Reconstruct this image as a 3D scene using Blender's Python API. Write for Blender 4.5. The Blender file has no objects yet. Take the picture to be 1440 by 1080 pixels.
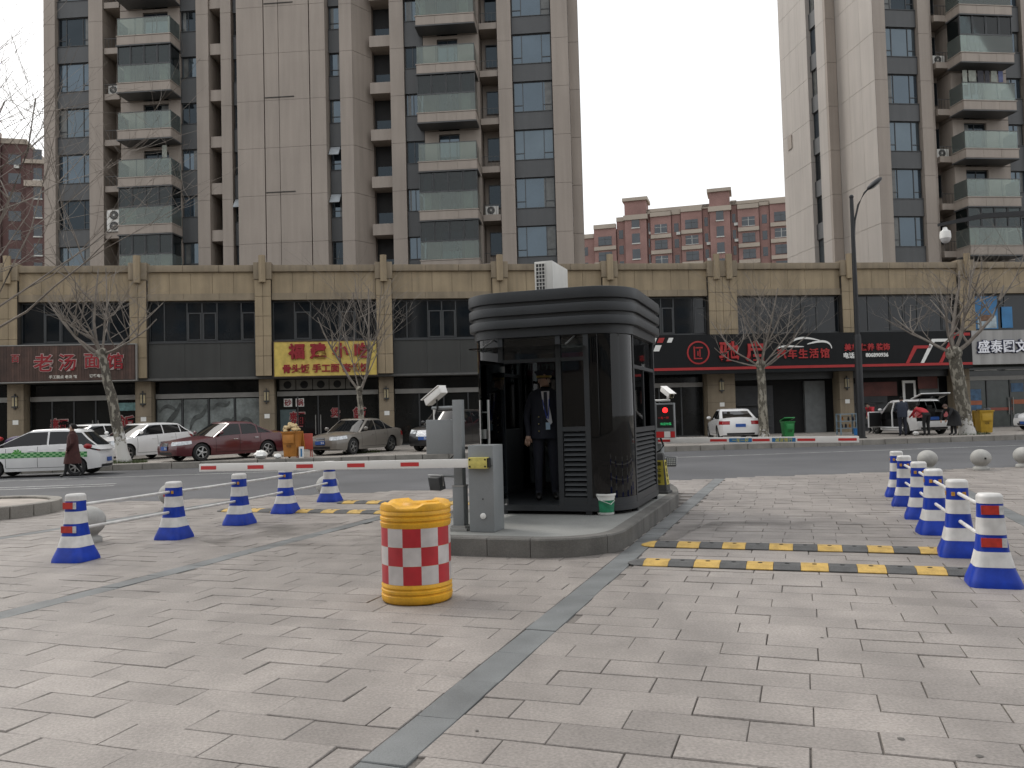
import bpy, bmesh, math, random
from mathutils import Vector, Matrix, noise as mnoise
random.seed(7)
SC = bpy.context.scene
COL = SC.collection
rad = math.radians
# ------------------------------------------------------------------ camera
EYE = 1.53
FPX = 1180.0                      # focal length in photo pixels (1440 wide)
PITCH = math.atan(46 / FPX)
ROLL = 0.0265
_f = Vector((0, math.cos(PITCH), math.sin(PITCH)))
_u = Vector((0, -math.sin(PITCH), math.cos(PITCH)))
_r = Vector((1, 0, 0))
CU = _u * math.cos(ROLL) + _r * math.sin(ROLL)
CR = _r * math.cos(ROLL) - _u * math.sin(ROLL)
cam_data = bpy.data.cameras.new('camera')
cam_data.sensor_width = 36.0
cam_data.lens = FPX / 1440 * 36
cam_data.clip_start = 0.05
cam_data.clip_end = 2000
cam = bpy.data.objects.new('camera', cam_data)
COL.objects.link(cam)
M = Matrix((CR, CU, -_f)).transposed().to_4x4()
M.translation = Vector((0, 0, EYE))
cam.matrix_world = M
SC.camera = cam
# ------------------------------------------------------------------ sky, sun, exposure
SUN_AZ = rad(-50)                 # clockwise from +Y (the view direction): ahead and to the left
SUN_EL = rad(50)
world = bpy.data.worlds.new('World')
SC.world = world
world.use_nodes = True
wn = world.node_tree.nodes
wl = world.node_tree.links
wn.clear()
sky = wn.new('ShaderNodeTexSky')
sky.sky_type = 'NISHITA'
sky.sun_disc = False
sky.sun_elevation = SUN_EL
sky.sun_rotation = SUN_AZ
sky.air_density = 2.0
sky.dust_density = 8.0
sky.ozone_density = 1.0
hs = wn.new('ShaderNodeHueSaturation')
hs.inputs['Saturation'].default_value = 0.3      # thin bright overcast
bg = wn.new('ShaderNodeBackground')
bg.inputs['Strength'].default_value = 0.15
wo = wn.new('ShaderNodeOutputWorld')
wl.new(sky.outputs[0], hs.inputs['Color'])
ov = wn.new('ShaderNodeMix')                       # even cloud veil over the clear sky
ov.data_type = 'RGBA'
ov.inputs[0].default_value = 0.72
ov.inputs[7].default_value = (7.3, 7.4, 7.6, 1)
wl.new(hs.outputs[0], ov.inputs[6])
wl.new(ov.outputs[2], bg.inputs['Color'])
wl.new(bg.outputs[0], wo.inputs['Surface'])
sd = bpy.data.lights.new('sun', 'SUN')
sd.energy = 0.75
sd.angle = rad(14)
sd.color = (1.0, 0.95, 0.88)
sun = bpy.data.objects.new('sun', sd)
COL.objects.link(sun)
sdir = Vector((math.sin(SUN_AZ) * math.cos(SUN_EL), math.cos(SUN_AZ) * math.cos(SUN_EL), math.sin(SUN_EL)))
sun.rotation_euler = sdir.to_track_quat('Z', 'Y').to_euler()
sun.location = (-30, 30, 60)
vs = SC.view_settings
vs.view_transform = 'Standard'
vs.look = 'None'
vs.exposure = 0.3
vs.gamma = 1.0
vs.use_curve_mapping = False
SC.cycles.max_bounces = 6
SC.cycles.transparent_max_bounces = 24
SC.cycles.caustics_reflective = False
SC.cycles.caustics_refractive = False

# ------------------------------------------------------------------ materials
MATS = {}
def mat(name, col, rough=0.6, metal=0.0, var=0.15, scale=3.0, fine=0.0, fscale=60.0, bump=0.0, bscale=40.0,
        coat=0.0, spec=0.5, streak=0.0, tone=False, ior=None, stint=None, track=0.0):
    """procedural Principled material: large blotches, fine speckle, vertical streaks, bump"""
    if name in MATS: return MATS[name]
    m = bpy.data.materials.new(name)
    m.use_nodes = True
    nt = m.node_tree; N = nt.nodes; L = nt.links
    b = N['Principled BSDF']
    b.inputs['Roughness'].default_value = rough
    b.inputs['Metallic'].default_value = metal
    b.inputs['Specular IOR Level'].default_value = spec
    if coat:
        b.inputs['Coat Weight'].default_value = coat
        b.inputs['Coat Roughness'].default_value = 0.06
    if ior: b.inputs['IOR'].default_value = ior
    if stint: b.inputs['Specular Tint'].default_value = (*stint, 1)
    geo = N.new('ShaderNodeNewGeometry')
    cur = None
    def noise(sc, detail, vec=None):
        n = N.new('ShaderNodeTexNoise')
        n.inputs['Scale'].default_value = sc
        n.inputs['Detail'].default_value = detail
        L.new(vec or geo.outputs['Position'], n.inputs['Vector'])
        return n.outputs['Fac']
    def mul(a, lo, hi, src):
        mr = N.new('ShaderNodeMapRange')
        mr.inputs['From Min'].default_value = 0.3; mr.inputs['From Max'].default_value = 0.7
        mr.inputs['To Min'].default_value = lo; mr.inputs['To Max'].default_value = hi
        L.new(src, mr.inputs['Value'])
        if a is None: return mr.outputs[0]
        mm = N.new('ShaderNodeMath'); mm.operation = 'MULTIPLY'
        L.new(a, mm.inputs[0]); L.new(mr.outputs[0], mm.inputs[1])
        return mm.outputs[0]
    if var: cur = mul(cur, 1 - var, 1 + var, noise(scale, 5))
    if fine: cur = mul(cur, 1 - fine, 1 + fine, noise(fscale, 2))
    if streak:
        mp = N.new('ShaderNodeMapping')
        mp.inputs['Scale'].default_value = (1.0, 1.0, 0.06)
        L.new(geo.outputs['Position'], mp.inputs['Vector'])
        cur = mul(cur, 1 - streak, 1 + streak * 0.5, noise(3.5, 4, mp.outputs[0]))
    if track:                      # worn and soiled lanes, drawn out along the driving direction
        for ang, sc3, amt, ns in ((19, (0.9, 0.10, 1), track, 1.6), (19, (0.25, 0.2, 1), track * .9, 1.0), (-60, (1.5, 1.5, 1), track * .5, 2.2)):
            mp = N.new('ShaderNodeMapping'); mp.vector_type = 'TEXTURE' if False else 'POINT'
            mp.inputs['Rotation'].default_value = (0, 0, math.radians(ang)); mp.inputs['Scale'].default_value = sc3
            L.new(geo.outputs['Position'], mp.inputs['Vector'])
            cur = mul(cur, 1 - amt, 1 + amt * .35, noise(ns, 6, mp.outputs[0]))
    if tone:
        at_ = N.new('ShaderNodeAttribute'); at_.attribute_name = 'tone'
        if cur is None: cur = at_.outputs['Fac']
        else:
            mm = N.new('ShaderNodeMath'); mm.operation = 'MULTIPLY'
            L.new(cur, mm.inputs[0]); L.new(at_.outputs['Fac'], mm.inputs[1]); cur = mm.outputs[0]
    c4 = (col[0], col[1], col[2], 1)
    if cur is None: b.inputs['Base Color'].default_value = c4
    else:
        vm = N.new('ShaderNodeVectorMath'); vm.operation = 'SCALE'
        vm.inputs[0].default_value = col
        L.new(cur, vm.inputs['Scale'])
        L.new(vm.outputs[0], b.inputs['Base Color'])
    if bump:
        bp = N.new('ShaderNodeBump')
        bp.inputs['Strength'].default_value = bump; bp.inputs['Distance'].default_value = 0.01
        L.new(noise(bscale, 4), bp.inputs['Height'])
        L.new(bp.outputs[0], b.inputs['Normal'])
    MATS[name] = m
    return m
def glassy(name, tint, refl=0.06, rough=0.02, solid=0.0, scol=(0.3, 0.35, 0.33)):
    """see-through pane: tinted transparency, fresnel reflection, a little body colour"""
    if name in MATS: return MATS[name]
    m = bpy.data.materials.new(name); m.use_nodes = True
    nt = m.node_tree; N = nt.nodes; L = nt.links
    N.clear()
    o = N.new('ShaderNodeOutputMaterial')
    t = N.new('ShaderNodeBsdfTransparent'); t.inputs[0].default_value = (*tint, 1)
    g = N.new('ShaderNodeBsdfGlossy'); g.inputs['Roughness'].default_value = rough
    fr = N.new('ShaderNodeFresnel'); fr.inputs['IOR'].default_value = 1.5
    base = t.outputs[0]
    if solid:
        d = N.new('ShaderNodeBsdfDiffuse'); d.inputs[0].default_value = (*scol, 1)
        mx0 = N.new('ShaderNodeMixShader'); mx0.inputs[0].default_value = solid
        L.new(t.outputs[0], mx0.inputs[1]); L.new(d.outputs[0], mx0.inputs[2]); base = mx0.outputs[0]
    mx = N.new('ShaderNodeMixShader')
    L.new(fr.outputs[0], mx.inputs[0]); L.new(base, mx.inputs[1]); L.new(g.outputs[0], mx.inputs[2])
    L.new(mx.outputs[0], o.inputs['Surface'])
    MATS[name] = m
    return m
def emit(name, col, s):
    if name in MATS: return MATS[name]
    m = bpy.data.materials.new(name); m.use_nodes = True
    b = m.node_tree.nodes['Principled BSDF']
    b.inputs['Base Color'].default_value = (*col, 1)
    b.inputs['Emission Color'].default_value = (*col, 1)
    b.inputs['Emission Strength'].default_value = s
    MATS[name] = m
    return m
# ------------------------------------------------------------------ mesh helpers
class MB:
    """collects geometry for ONE mesh object"""
    def __init__(s): s.v = []; s.f = []; s.m = []
    def add(s, vs, fs, mi=0):
        o = len(s.v); s.v += [tuple(p) for p in vs]
        for f in fs: s.f.append([o + i for i in f]); s.m.append(mi)
        return s
    def box(s, x0, x1, y0, y1, z0, z1, mi=0, mtx=None):
        vs = [Vector((x, y, z)) for z in (z0, z1) for x, y in ((x0, y0), (x1, y0), (x1, y1), (x0, y1))]
        if mtx: vs = [mtx @ p for p in vs]
        return s.add(vs, [(3, 2, 1, 0), (4, 5, 6, 7), (0, 1, 5, 4), (1, 2, 6, 5), (2, 3, 7, 6), (3, 0, 4, 7)], mi)
    def prism(s, pts, z0, z1, mi=0, mtx=None, axis='z'):
        n = len(pts)
        def cv(p, h):
            if axis == 'z': q = Vector((p[0], p[1], h))
            elif axis == 'y': q = Vector((p[0], h, p[1]))
            else: q = Vector((h, p[0], p[1]))
            return mtx @ q if mtx else q
        vs = [cv(p, z0) for p in pts] + [cv(p, z1) for p in pts]
        fs = [tuple(range(n))[::-1], tuple(range(n, 2 * n))] + [(i, (i + 1) % n, n + (i + 1) % n, n + i) for i in range(n)]
        return s.add(vs, fs, mi)
    def rings(s, rings, cap0=True, cap1=True, close=True, mi=0):
        n = len(rings[0]); vs = [p for r in rings for p in r]; fs = []
        for k in range(len(rings) - 1):
            for i in range(n if close else n - 1):
                j = (i + 1) % n
                fs.append((k * n + i, k * n + j, (k + 1) * n + j, (k + 1) * n + i))
        if cap0: fs.append(tuple(range(n))[::-1])
        if cap1: fs.append(tuple(range((len(rings) - 1) * n, len(rings) * n)))
        return s.add(vs, fs, mi)
    def lathe(s, prof, n=24, c=(0, 0, 0), mi=0, cap0=True, cap1=True, axis='z'):
        rs = []
        for r, h in prof:
            ring = []
            for i in range(n):
                a = 2 * math.pi * i / n
                if axis == 'z': ring.append((c[0] + r * math.cos(a), c[1] + r * math.sin(a), c[2] + h))
                elif axis == 'y': ring.append((c[0] + r * math.cos(a), c[1] - h, c[2] + r * math.sin(a)))
                else: ring.append((c[0] + h, c[1] + r * math.cos(a), c[2] + r * math.sin(a)))
            rs.append(ring)
        return s.rings(rs, cap0, cap1, mi=mi)
    def tube(s, pts, r, n=8, mi=0):
        pts = [Vector(p) for p in pts]; rs = []
        for i, p in enumerate(pts):
            d = (pts[min(i + 1, len(pts) - 1)] - pts[max(i - 1, 0)]).normalized()
            a = Vector((0, 0, 1)) if abs(d.z) < 0.9 else Vector((1, 0, 0))
            e1 = d.cross(a).normalized(); e2 = e1.cross(d).normalized()
            rr = r[i] if isinstance(r, (list, tuple)) else r
            rs.append([p + (e1 * math.cos(2 * math.pi * k / n) + e2 * math.sin(2 * math.pi * k / n)) * rr for k in range(n)])
        return s.rings(rs, mi=mi)
    def sphere(s, c, r, n=16, m=10, mi=0, sc=(1, 1, 1)):
        rs = []
        for k in range(1, m):
            t = math.pi * k / m
            rs.append([(c[0] + r * sc[0] * math.sin(t) * math.cos(2 * math.pi * i / n), c[1] + r * sc[1] * math.sin(t) * math.sin(2 * math.pi * i / n),
                        c[2] - r * sc[2] * math.cos(t)) for i in range(n)])
        return s.rings(rs, mi=mi)
    def mesh(s, name, mats=None, smooth=None, bev=0, seg=2, tone=None):
        me = bpy.data.meshes.new(name)
        me.from_pydata(s.v, [], s.f)
        if any(s.m): me.polygons.foreach_set('material_index', s.m)
        bm = bmesh.new(); bm.from_mesh(me)
        bmesh.ops.recalc_face_normals(bm, faces=bm.faces)
        if bev:
            es = [e for e in bm.edges if len(e.link_faces) == 2 and e.calc_face_angle(0) > 0.5]
            bmesh.ops.bevel(bm, geom=es, offset=bev, segments=seg, affect='EDGES', profile=0.6, clamp_overlap=True)
        bm.to_mesh(me); bm.free()
        for x in (mats or []): me.materials.append(x)
        if smooth is None and bev: smooth = 30
        if smooth:
            me.shade_smooth()
            me.set_sharp_from_angle(angle=rad(smooth))
        if tone is not None:
            a = me.attributes.new('tone', 'FLOAT', 'POINT')
            if isinstance(tone, (int, float)): tone = [tone] * len(me.vertices)
            a.data.foreach_set('value', tone)
        return me
    def build(s, name, mats, parent=None, **kw):
        if not isinstance(mats, (list, tuple)): mats = [mats]
        return put(name, s.mesh(name, mats, **kw), parent)
def put(name, me, parent=None, loc=None, rot=None):
    o = bpy.data.objects.new(name, me)
    COL.objects.link(o)
    if parent: o.parent = parent
    if loc is not None: o.location = loc
    if rot is not None: o.rotation_euler = rot
    return o
def tag(o, label=None, cat=None, group=None, kind=None):
    if label: o['label'] = label
    if cat: o['category'] = cat
    if group: o['group'] = group
    if kind: o['kind'] = kind
    return o
def thing(name, label, cat, loc=(0, 0, 0), rz=0.0, group=None):
    o = bpy.data.objects.new(name, None)
    o.empty_display_size = 0.2
    COL.objects.link(o)
    o.location = loc; o.rotation_euler = (0, 0, rz)
    return tag(o, label, cat, group)
def copy_tree(o, parent=None):
    c = o.copy(); COL.objects.link(c); c.parent = parent
    for ch in list(o.children): copy_tree(ch, c)
    return c
def BOX(name, m, parent, x0, x1, y0, y1, z0, z1, **kw):
    return MB().box(x0, x1, y0, y1, z0, z1).build(name, m, parent, **kw)
def px_ray(px, py): return _f + CR * ((px - 720) / FPX) - CU * ((py - 540) / FPX)
def at(px, py, Y):
    d = px_ray(px, py); k = Y / d.y
    return Vector((d.x * k, Y, EYE + d.z * k))
def ground_at(px, py, z=0.0):
    d = px_ray(px, py); k = (z - EYE) / d.z
    return Vector((d.x * k, d.y * k, z))
_txt = {}
def text_mesh(txt, m, size=1.0, depth=0.01, bold=0.0, spacing=1.0):
    """lettering as a mesh in the xz plane, facing -y, centred on its own box"""
    key = (txt, m.name, size, depth, bold, spacing)
    if key in _txt: return _txt[key]
    cu = bpy.data.curves.new('lettering', 'FONT')
    cu.body = txt; cu.size = size; cu.extrude = depth / 2; cu.offset = bold; cu.resolution_u = 2
    cu.space_character = spacing
    ob = bpy.data.objects.new('lettering_source', cu)
    COL.objects.link(ob)
    dg = bpy.context.evaluated_depsgraph_get()
    me = bpy.data.meshes.new_from_object(ob.evaluated_get(dg))
    bpy.data.objects.remove(ob); bpy.data.curves.remove(cu)
    me.transform(Matrix.Rotation(rad(90), 4, 'X'))
    if len(me.vertices):
        xs = [v.co.x for v in me.vertices]; zs = [v.co.z for v in me.vertices]
        me.transform(Matrix.Translation((-(min(xs) + max(xs)) / 2, 0, -(min(zs) + max(zs)) / 2)))
    me.materials.clear(); me.materials.append(m)
    me.name = 'lettering'
    _txt[key] = me
    return me
# frames of the place
GATE_O = Vector((0, 9.3, 0)); GATE_A = rad(-19)
ROAD_A = rad(9)
POD_O = Vector((0, 43.7, 0)); POD_A = rad(7)
def gw(x, y, z=0.0):
    return Vector((GATE_O.x + x * math.cos(GATE_A) - y * math.sin(GATE_A), GATE_O.y + x * math.sin(GATE_A) + y * math.cos(GATE_A), z))
def road_near(X): return 18.6 + math.tan(ROAD_A) * X
def road_far(X): return 32.3 + math.tan(ROAD_A) * X
SIDEWALK_Z = 0.2
# ------------------------------------------------------------------ setting: ground, plaza paving, road, far pavement
m_bed = mat('joint_bed', (0.135, 0.122, 0.11), 0.95, var=0.7, scale=1.1, fine=0.3, fscale=90)
m_stone = mat('granite_paving', (0.272, 0.245, 0.223), 0.56, var=0.10, scale=2.5, fine=0.2, fscale=62, bump=0.3, bscale=150, tone=True, track=0.21)
m_dark = mat('dark_granite', (0.135, 0.142, 0.142), 0.55, var=0.22, scale=2.5, fine=0.15, fscale=120, bump=0.2, bscale=150, tone=True)
m_asph = mat('asphalt', (0.085, 0.086, 0.09), 0.82, var=0.22, scale=0.35, fine=0.22, fscale=70, bump=0.5, bscale=90)
m_kerb = mat('kerb_stone', (0.24, 0.225, 0.2), 0.85, var=0.2, scale=2, fine=0.15, bump=0.3)
m_conc = mat('concrete', (0.30, 0.29, 0.265), 0.85, var=0.2, scale=1.6, fine=0.1, fscale=50, bump=0.3, bscale=60)
m_paint = mat('road_paint', (0.5, 0.5, 0.48), 0.8, var=0.35, scale=3, fine=0.3, fscale=30)

def side_strip(f0, f1, z, n=2, x0=-160, x1=160):
    return MB().add([(x0, f0(x0), z), (x1, f0(x1), z), (x1, f1(x1), z), (x0, f1(x0), z)], [(0, 1, 2, 3)])
gr = MB().add([(-600, -300, -0.06), (600, -300, -0.06), (600, 900, -0.06), (-600, 900, -0.06)], [(0, 1, 2, 3)]).build('ground', mat('far_ground', (0.2, 0.19, 0.17), 0.9, scale=0.05))
tag(gr, kind='structure')
plaza = side_strip(lambda x: -30, lambda x: road_near(x) - 0.12, -0.012).build('plaza', m_bed)
tag(plaza, kind='structure')
road = side_strip(lambda x: road_near(x) - 0.12, lambda x: road_far(x) + 0.1, -0.016).build('road', m_asph)
tag(road, kind='structure')
# far pavement with small paving pattern, too distant to pick stones apart
mp = mat('far_paving', (0.33, 0.30, 0.265), 0.8, var=0.2, scale=0.6, fine=0.12, fscale=30)
nt = mp.node_tree; N = nt.nodes; L = nt.links
bk = N.new('ShaderNodeTexBrick')
bk.inputs['Scale'].default_value = 1.0; bk.inputs['Brick Width'].default_value = 0.6; bk.inputs['Row Height'].default_value = 0.3
bk.inputs['Mortar Size'].default_value = 0.006
bk.inputs['Color1'].default_value = (1, 1, 1, 1); bk.inputs['Color2'].default_value = (0.82, 0.82, 0.82, 1); bk.inputs['Mortar'].default_value = (0.35, 0.35, 0.35, 1)
g2 = N.new('ShaderNodeNewGeometry'); L.new(g2.outputs['Position'], bk.inputs['Vector'])
bs = N['Principled BSDF']; src = bs.inputs['Base Color'].links[0].from_socket
mm = N.new('ShaderNodeVectorMath'); mm.operation = 'MULTIPLY'
L.new(src, mm.inputs[0]); L.new(bk.outputs['Color'], mm.inputs[1]); L.new(mm.outputs[0], bs.inputs['Base Color'])
pv = side_strip(lambda x: road_far(x) + 0.08, lambda x: 75 + 0 * x, SIDEWALK_Z).build('pavement', mp)
tag(pv, kind='structure')
# kerb of the far pavement: separate stones where they can be told apart
kerb = bpy.data.objects.new('kerb', None); COL.objects.link(kerb); tag(kerb, kind='structure')
kerb.location = (0, 32.3, 0); kerb.rotation_euler = (0, 0, ROAD_A)
kme = MB().box(-0.492, 0.492, -0.05, 0.15, -0.05, SIDEWALK_Z + 0.012).mesh('kerb_stone', [m_kerb], bev=0.02, seg=1)
for i in range(-32, 40):
    put('kerb_stone', kme, kerb, (i + random.uniform(-.003, .003), 0, random.uniform(-.006, .006)))
k2 = MB().box(-120, -32.6, -0.05, 0.15, -0.05, SIDEWALK_Z + 0.01).box(39.6, 120, -0.05, 0.15, -0.05, SIDEWALK_Z + 0.01).build('kerb_run', m_kerb, kerb)
# lane markings, worn
def marking(x0, x1, off, w):
    a = MB(); Y = lambda x: road_near(x) + off
    n = max(1, int((x1 - x0) / 2))
    for k in range(n):
        xa = x0 + (x1 - x0) * k / n; xb = x0 + (x1 - x0) * (k + 1) / n
        a.add([(xa, Y(xa), -.011), (xb, Y(xb), -.011), (xb, Y(xb) + w, -.011), (xa, Y(xa) + w, -.011)], [(0, 1, 2, 3)])
    return a
rm = MB()
for x0, x1, off, w in ((-60, -10.6, 5.3, .12), (-60, -10.9, 6.1, .12), (-60, -6, 9.3, .1), (-3.5, 60, 9.3, .1), (17.5, 60, 5.3, .12), (17.0, 60, 6.1, .12)):
    q = marking(x0, x1, off, w); rm.add(q.v, q.f)
tag(rm.build('road_markings', m_paint, road))
# plaza paving: granite setts 0.6 x 0.3, bands of dark granite along the lanes
STRIPS = (-16.8, -12.3, -7.8, -3.3, 1.2, 5.7, 10.2)
def in_plaza(w): return w.y < road_near(w.x) - 0.16 and w.y > -1.5
def proj(w):
    v = Vector(w) - Vector((0, 0, EYE)); d = v.dot(_f)
    if d < 0.2: return None
    return 720 + FPX * v.dot(CR) / d, 540 - FPX * v.dot(CU) / d, d
stones = []
def gate_inside_island(x, y):
    return -1.5 < x < 0.95 and 0.2 < y < 7.2
edges = list(STRIPS)
for a, b in zip(edges[:-1], edges[1:]):
    xa, xb = a + 0.115, b - 0.115
    r = -12.0; row = 0
    while r < 16:
        off = (0.0 if row % 2 else 0.29) + random.uniform(-.07, .07)
        x = xa - off
        while x < xb:
            x0, x1 = max(x, xa), min(x + 0.585, xb)
            if x1 - x0 > 0.012: stones.append((x0, x1, r, r + 0.28, 0))
            x += 0.585
        r += 0.28; row += 1
for s in STRIPS:
    r = -12.0
    while r < 16:
        stones.append((s - 0.115, s + 0.115, r, r + 0.6, 1)); r += 0.6
cand = []
for x0, x1, y0, y1, dk in stones:
    c = gw((x0 + x1) / 2, (y0 + y1) / 2)
    if not in_plaza(c) or gate_inside_island((x0 + x1) / 2, (y0 + y1) / 2): continue
    p = proj(c)
    vis = p is not None and -60 < p[0] < 1500 and p[1] < 1130
    area = (x1 - x0) * (y1 - y0) / (p[2] ** 3) if p else 0
    cand.append((area if vis else 0, x0, x1, y0, y1, dk, p))
cand.sort(key=lambda t: -t[0])
def stone_geo(mb, x0, x1, y0, y1, tones, c=None):
    j = 0.0016 + random.random() ** 2 * 0.004; e = 0.003; dz = random.uniform(-.0025, .0025)
    tx, ty = random.uniform(-.0025, .0025), random.uniform(-.0025, .0025)
    x0 += j; x1 -= j; y0 += j; y1 -= j
    t = random.gauss(1.0, 0.045)
    lo = [(x0, y0), (x1, y0), (x1, y1), (x0, y1)]
    up = [(x0 + e, y0 + e), (x1 - e, y0 + e), (x1 - e, y1 - e), (x0 + e, y1 - e)]
    sg = ((-1, -1), (1, -1), (1, 1), (-1, 1))
    vs = [gw(x, y, -0.02) for x, y in lo] + [gw(x, y, -0.004 + dz) for x, y in lo] + \
         [gw(x, y, dz + tx * a + ty * b) for (x, y), (a, b) in zip(up, sg)]
    if c is not None: vs = [v - c for v in vs]
    mb.add(vs, [(0, 1, 5, 4), (1, 2, 6, 5), (2, 3, 7, 6), (3, 0, 4, 7), (4, 5, 9, 8), (5, 6, 10, 9), (6, 7, 11, 10), (7, 4, 8, 11), (8, 9, 10, 11)])
    tones += [max(0.85, t)] * 12
rest = [MB(), MB()]; rt = [[], []]
done = 0
for area, x0, x1, y0, y1, dk, p in cand:
    if done < 300 and area > 0:
        a = MB(); t = []; c = gw((x0 + x1) / 2, (y0 + y1) / 2)
        stone_geo(a, x0, x1, y0, y1, t, c)
        o = a.build('paving_stone', m_dark if dk else m_stone, plaza, tone=t); o.location = c
        done += 1
    elif p is not None and -400 < p[0] < 1840:
        stone_geo(rest[dk], x0, x1, y0, y1, rt[dk])
for k, nm in ((0, 'paving_stones'), (1, 'dark_paving_stones')):
    o = rest[k].build(nm, m_dark if k else m_stone, plaza, tone=rt[k]); tag(o, kind='stuff')

# trodden dirt gathered along the island, darker blotchy patches on the lanes
def stain(name, pts, z, m):
    o = MB().add([tuple(p[:2]) + (z,) for p in pts], [tuple(range(len(pts)))]).build(name, m, plaza); tag(o, kind='stuff'); return o
ms = bpy.data.materials.new('dark_patch_tint'); ms.use_nodes = True
nt = ms.node_tree; N = nt.nodes; L = nt.links; b = N['Principled BSDF']
b.inputs['Base Color'].default_value = (.05, .046, .04, 1); b.inputs['Roughness'].default_value = .9
g2 = N.new('ShaderNodeNewGeometry'); n1 = N.new('ShaderNodeTexNoise'); n1.inputs['Scale'].default_value = 1.1; n1.inputs['Detail'].default_value = 8; L.new(g2.outputs['Position'], n1.inputs['Vector'])
mr = N.new('ShaderNodeMapRange'); mr.inputs['From Min'].default_value = .46; mr.inputs['From Max'].default_value = .68; mr.inputs['To Min'].default_value = 0; mr.inputs['To Max'].default_value = .34; L.new(n1.outputs['Fac'], mr.inputs['Value']); L.new(mr.outputs[0], b.inputs['Alpha'])
stain('dark_patch', [gw(.1, -.3), gw(.8, -.12), gw(1.45, .6), gw(1.7, 2.5), gw(1.6, 5.5), gw(.9, 6.2), gw(.5, 1)], .0045, ms)
stain('dark_patch', [gw(-4.9, .6), gw(-3.9, .0), gw(-2.2, .3), gw(-1.5, .9), gw(-1.5, 4), gw(-2.6, 4.5), gw(-4.2, 3)], .0046, ms)
stain('dark_patch', [gw(1.6, 2.2), gw(3.9, 1.9), gw(4.3, 2.6), gw(3.5, 3.4), gw(1.8, 3.2)], .0047, ms)

sp_ = MB(); rs_ = random.Random(3)
for i in range(70):                 # old chewing gum and oil drips trodden into the stone
    c = gw(rs_.uniform(-6, 6.5), rs_.uniform(-6.5, 7)); r = rs_.choice((.006, .008, .01, .012, .018)); n = 9; ph = rs_.uniform(0, 6)
    if gate_inside_island(*[(c - GATE_O).dot(Vector(q)) for q in ((math.cos(GATE_A), math.sin(GATE_A), 0), (-math.sin(GATE_A), math.cos(GATE_A), 0))]): continue
    sp_.add([(c.x + r * math.cos(2 * math.pi * k / n) * rs_.uniform(.7, 1.3), c.y + r * math.sin(2 * math.pi * k / n) * rs_.uniform(.7, 1.3), .0052) for k in range(n)], [tuple(range(n))])
tag(sp_.build('gum_spots', mat('gum', (.09, .083, .075), .8, var=.4, scale=3), plaza), kind='stuff')
# ------------------------------------------------------------------ two-storey shop building along the far pavement
m_tan = mat('tan_stone', (0.30, 0.237, 0.152), 0.75, var=0.14, scale=0.8, fine=0.08, fscale=40, streak=0.2, bump=0.15)
m_tan2 = mat('tan_stone_dark', (0.24, 0.195, 0.135), 0.75, var=0.16, scale=0.8, fine=0.08, fscale=40, streak=0.2)
m_joint = mat('dark_joint', (0.045, 0.04, 0.034), 0.9)
m_grayp = mat('charcoal_panel', (0.040, 0.041, 0.038), 0.7, var=0.12, scale=0.6, streak=0.15)
m_alu = mat('dark_aluminium', (0.055, 0.058, 0.06), 0.4, metal=0.3, var=0.08)
m_win = mat('dark_window_glass', (0.008, 0.011, 0.014), 0.06, var=0.3, scale=0.7, spec=0.5, bump=.12, bscale=.8)
m_shopg = mat('shop_glass', (0.008, 0.009, 0.009), 0.08, var=0.3, scale=0.5, spec=0.3, bump=.12, bscale=.8)
m_steel = mat('brushed_steel', (0.26, 0.255, 0.24), 0.45, metal=0.3, var=0.1)
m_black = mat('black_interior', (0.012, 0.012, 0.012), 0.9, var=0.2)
m_brown = mat('brown_panel', (0.055, 0.034, 0.024), 0.6, var=0.25, scale=2, streak=0.2)
m_white = mat('white_plastic', (0.74, 0.74, 0.71), 0.4, var=0.05)
m_red = mat('red_letter', (0.24, 0.012, 0.018), 0.7, var=0.08)
m_redpaint = mat('red_paint', (0.36, 0.02, 0.02), 0.6, var=0.1)
pod = thing('shop_building', 'long two-storey tan stone shop building below the towers, across the road', 'building', POD_O, POD_A)
PIL = [(-30.6, .8, 1), (-24.52, .8, 1), (-18.52, .8, 1), (-12.52, .8, 1), (-6.5, .8, 1), (-.53, .8, 1), (5.32, .8, 1), (11.5, 1.6, 2), (18.7, .85, 1), (25.65, .9, 1), (32.4, .9, 1), (39, .9, 1)]
Z1, Z2, ZW0, ZW1, ZC = 3.9, 5.62, 5.68, 7.72, 9.5
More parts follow.
